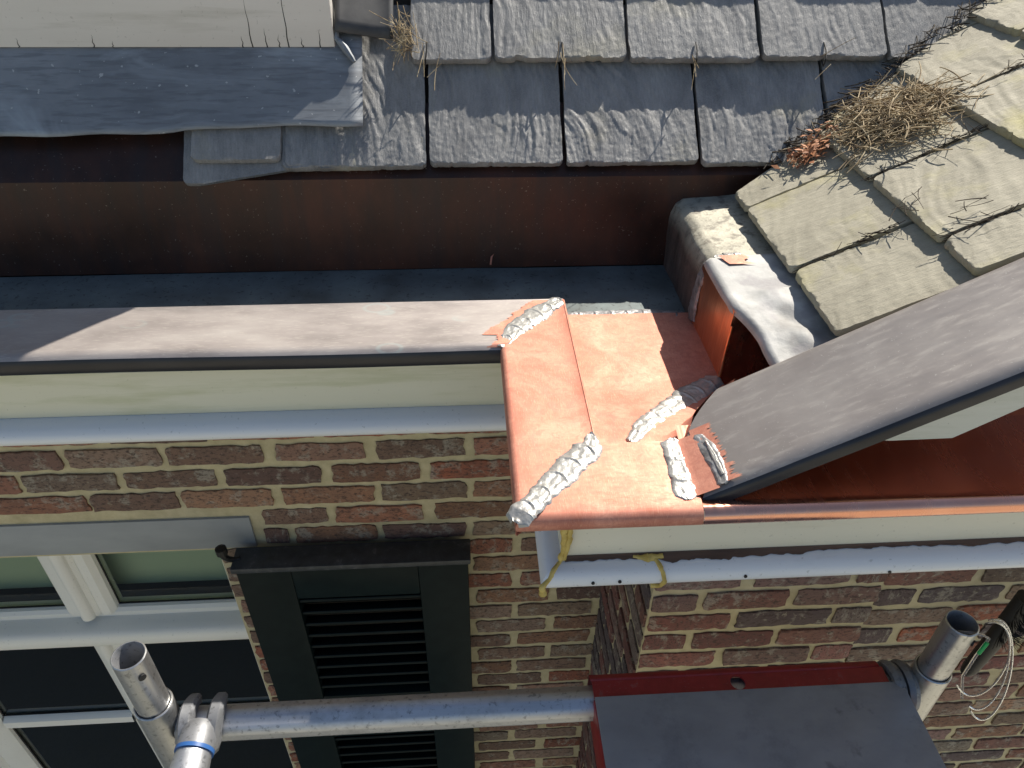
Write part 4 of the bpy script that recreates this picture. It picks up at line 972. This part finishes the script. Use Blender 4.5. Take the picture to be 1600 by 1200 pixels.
for k in range(190):
    c, _, _, nn = s_leaf(r_l); a = r_l.uniform(0, 6.28); l = r_l.uniform(.004, .011); w_ = l*r_l.uniform(.3, .6); e1 = D2*math.cos(a)+T_y*math.sin(a)+nn*r_l.uniform(-.5, .5); e2 = np.cross(nn, e1)+nn*r_l.uniform(-.5, .5)
    b_ = len(V); V += [c-e1*l, c+e2*w_+nn*.001, c+e1*l*.9, c-e2*w_*.8+nn*.0015]; F.append((b_, b_+1, b_+2, b_+3))
o = mesh_obj('leaf_litter', V, F, M_leaf, None, True); tag(o, 'small heap of orange brown leaf litter at the foot of the valley', 'debris', None, 'stuff')
# moss and needles caught in the joints of the gable slates
def s_joint(r):
    x0, y, x1 = r.choice([(.47, .913, .60), (.618, 1.043, .76), (.618, .84, .70), (.768, 1.155, .88), (.612, 1.05, .66)])
    k = r.random(); return on2(x0+(x1-x0)*k, y+r.gauss(0, .0016), -.006+r.uniform(0, .006)), D2, T_y*.12, N2
V, F = strands(260, s_joint, 15, (.0004, .0011), (.008, .024), .25, .08)
o = mesh_obj('joint_moss', V, F, M_moss, None, True); tag(o, 'dark moss and needles in the joints of the buff slates', 'debris', None, 'stuff')
def s_tw(r):
    c = r.choice([(.632, .835), (.61, .93), (.74, 1.05), (.66, .86)]); return on2(c[0]+r.gauss(0, .012), c[1]+r.gauss(0, .012), .006+r.uniform(0, .006)), D2, T_y, N2
V, F = strands(18, s_tw, 21, (.0004, .0009), (.02, .05), .3, .15)
o = mesh_obj('loose_twigs', V, F, M_moss, None, True); tag(o, 'loose thin twigs scattered on the buff slates', 'debris', None, 'stuff')
# tuft of straw by the dormer cheek and a few stalks on the main slates
def s_tuft(r):
    return on1(-.094+r.gauss(0, .008), .215+r.gauss(0, .018), .008+r.uniform(0, .01)), np.array([.2, .6, .7]), np.array([.5, -.3, -.3]), N1
V, F = strands(70, s_tuft, 31, (.0004, .0010), (.02, .06), .5, .3)
o = mesh_obj('straw_tuft', V, F, M_straw, None, True); tag(o, 'tuft of yellow straw beside the dark cheek flashing', 'debris', None, 'stuff')
def s_stalk(r):
    X_ = r.choice([-.058, .174, .408, .637, .174, .408]); return on1(X_+r.gauss(0, .006), EX-.02+r.gauss(0, .014), .008+r.uniform(0, .006)), D1, E1*.14, N1
V, F = strands(13, s_stalk, 33, (.0005, .0009), (.03, .07), .5, .25)
o = mesh_obj('hanging_stalks', V, F, M_straw, None, True); tag(o, 'thin dry stalks caught at the wire hooks of the blue slates', 'debris', None, 'stuff')
# scrap of bright copper lying against the back of the gutter
sc = mesh_obj('copper_scrap', [(.044, 1.206, -.652), (.047, 1.203, -.652), (.049, 1.206, -.638), (.046, 1.209, -.638), (.052, 1.208, -.632), (.0525, 1.211, -.634)], [(0, 1, 2, 3), (3, 2, 4, 5)], M_cop)
tag(sc, 'tiny curl of bright copper lying in the dark gutter', 'copper scrap')
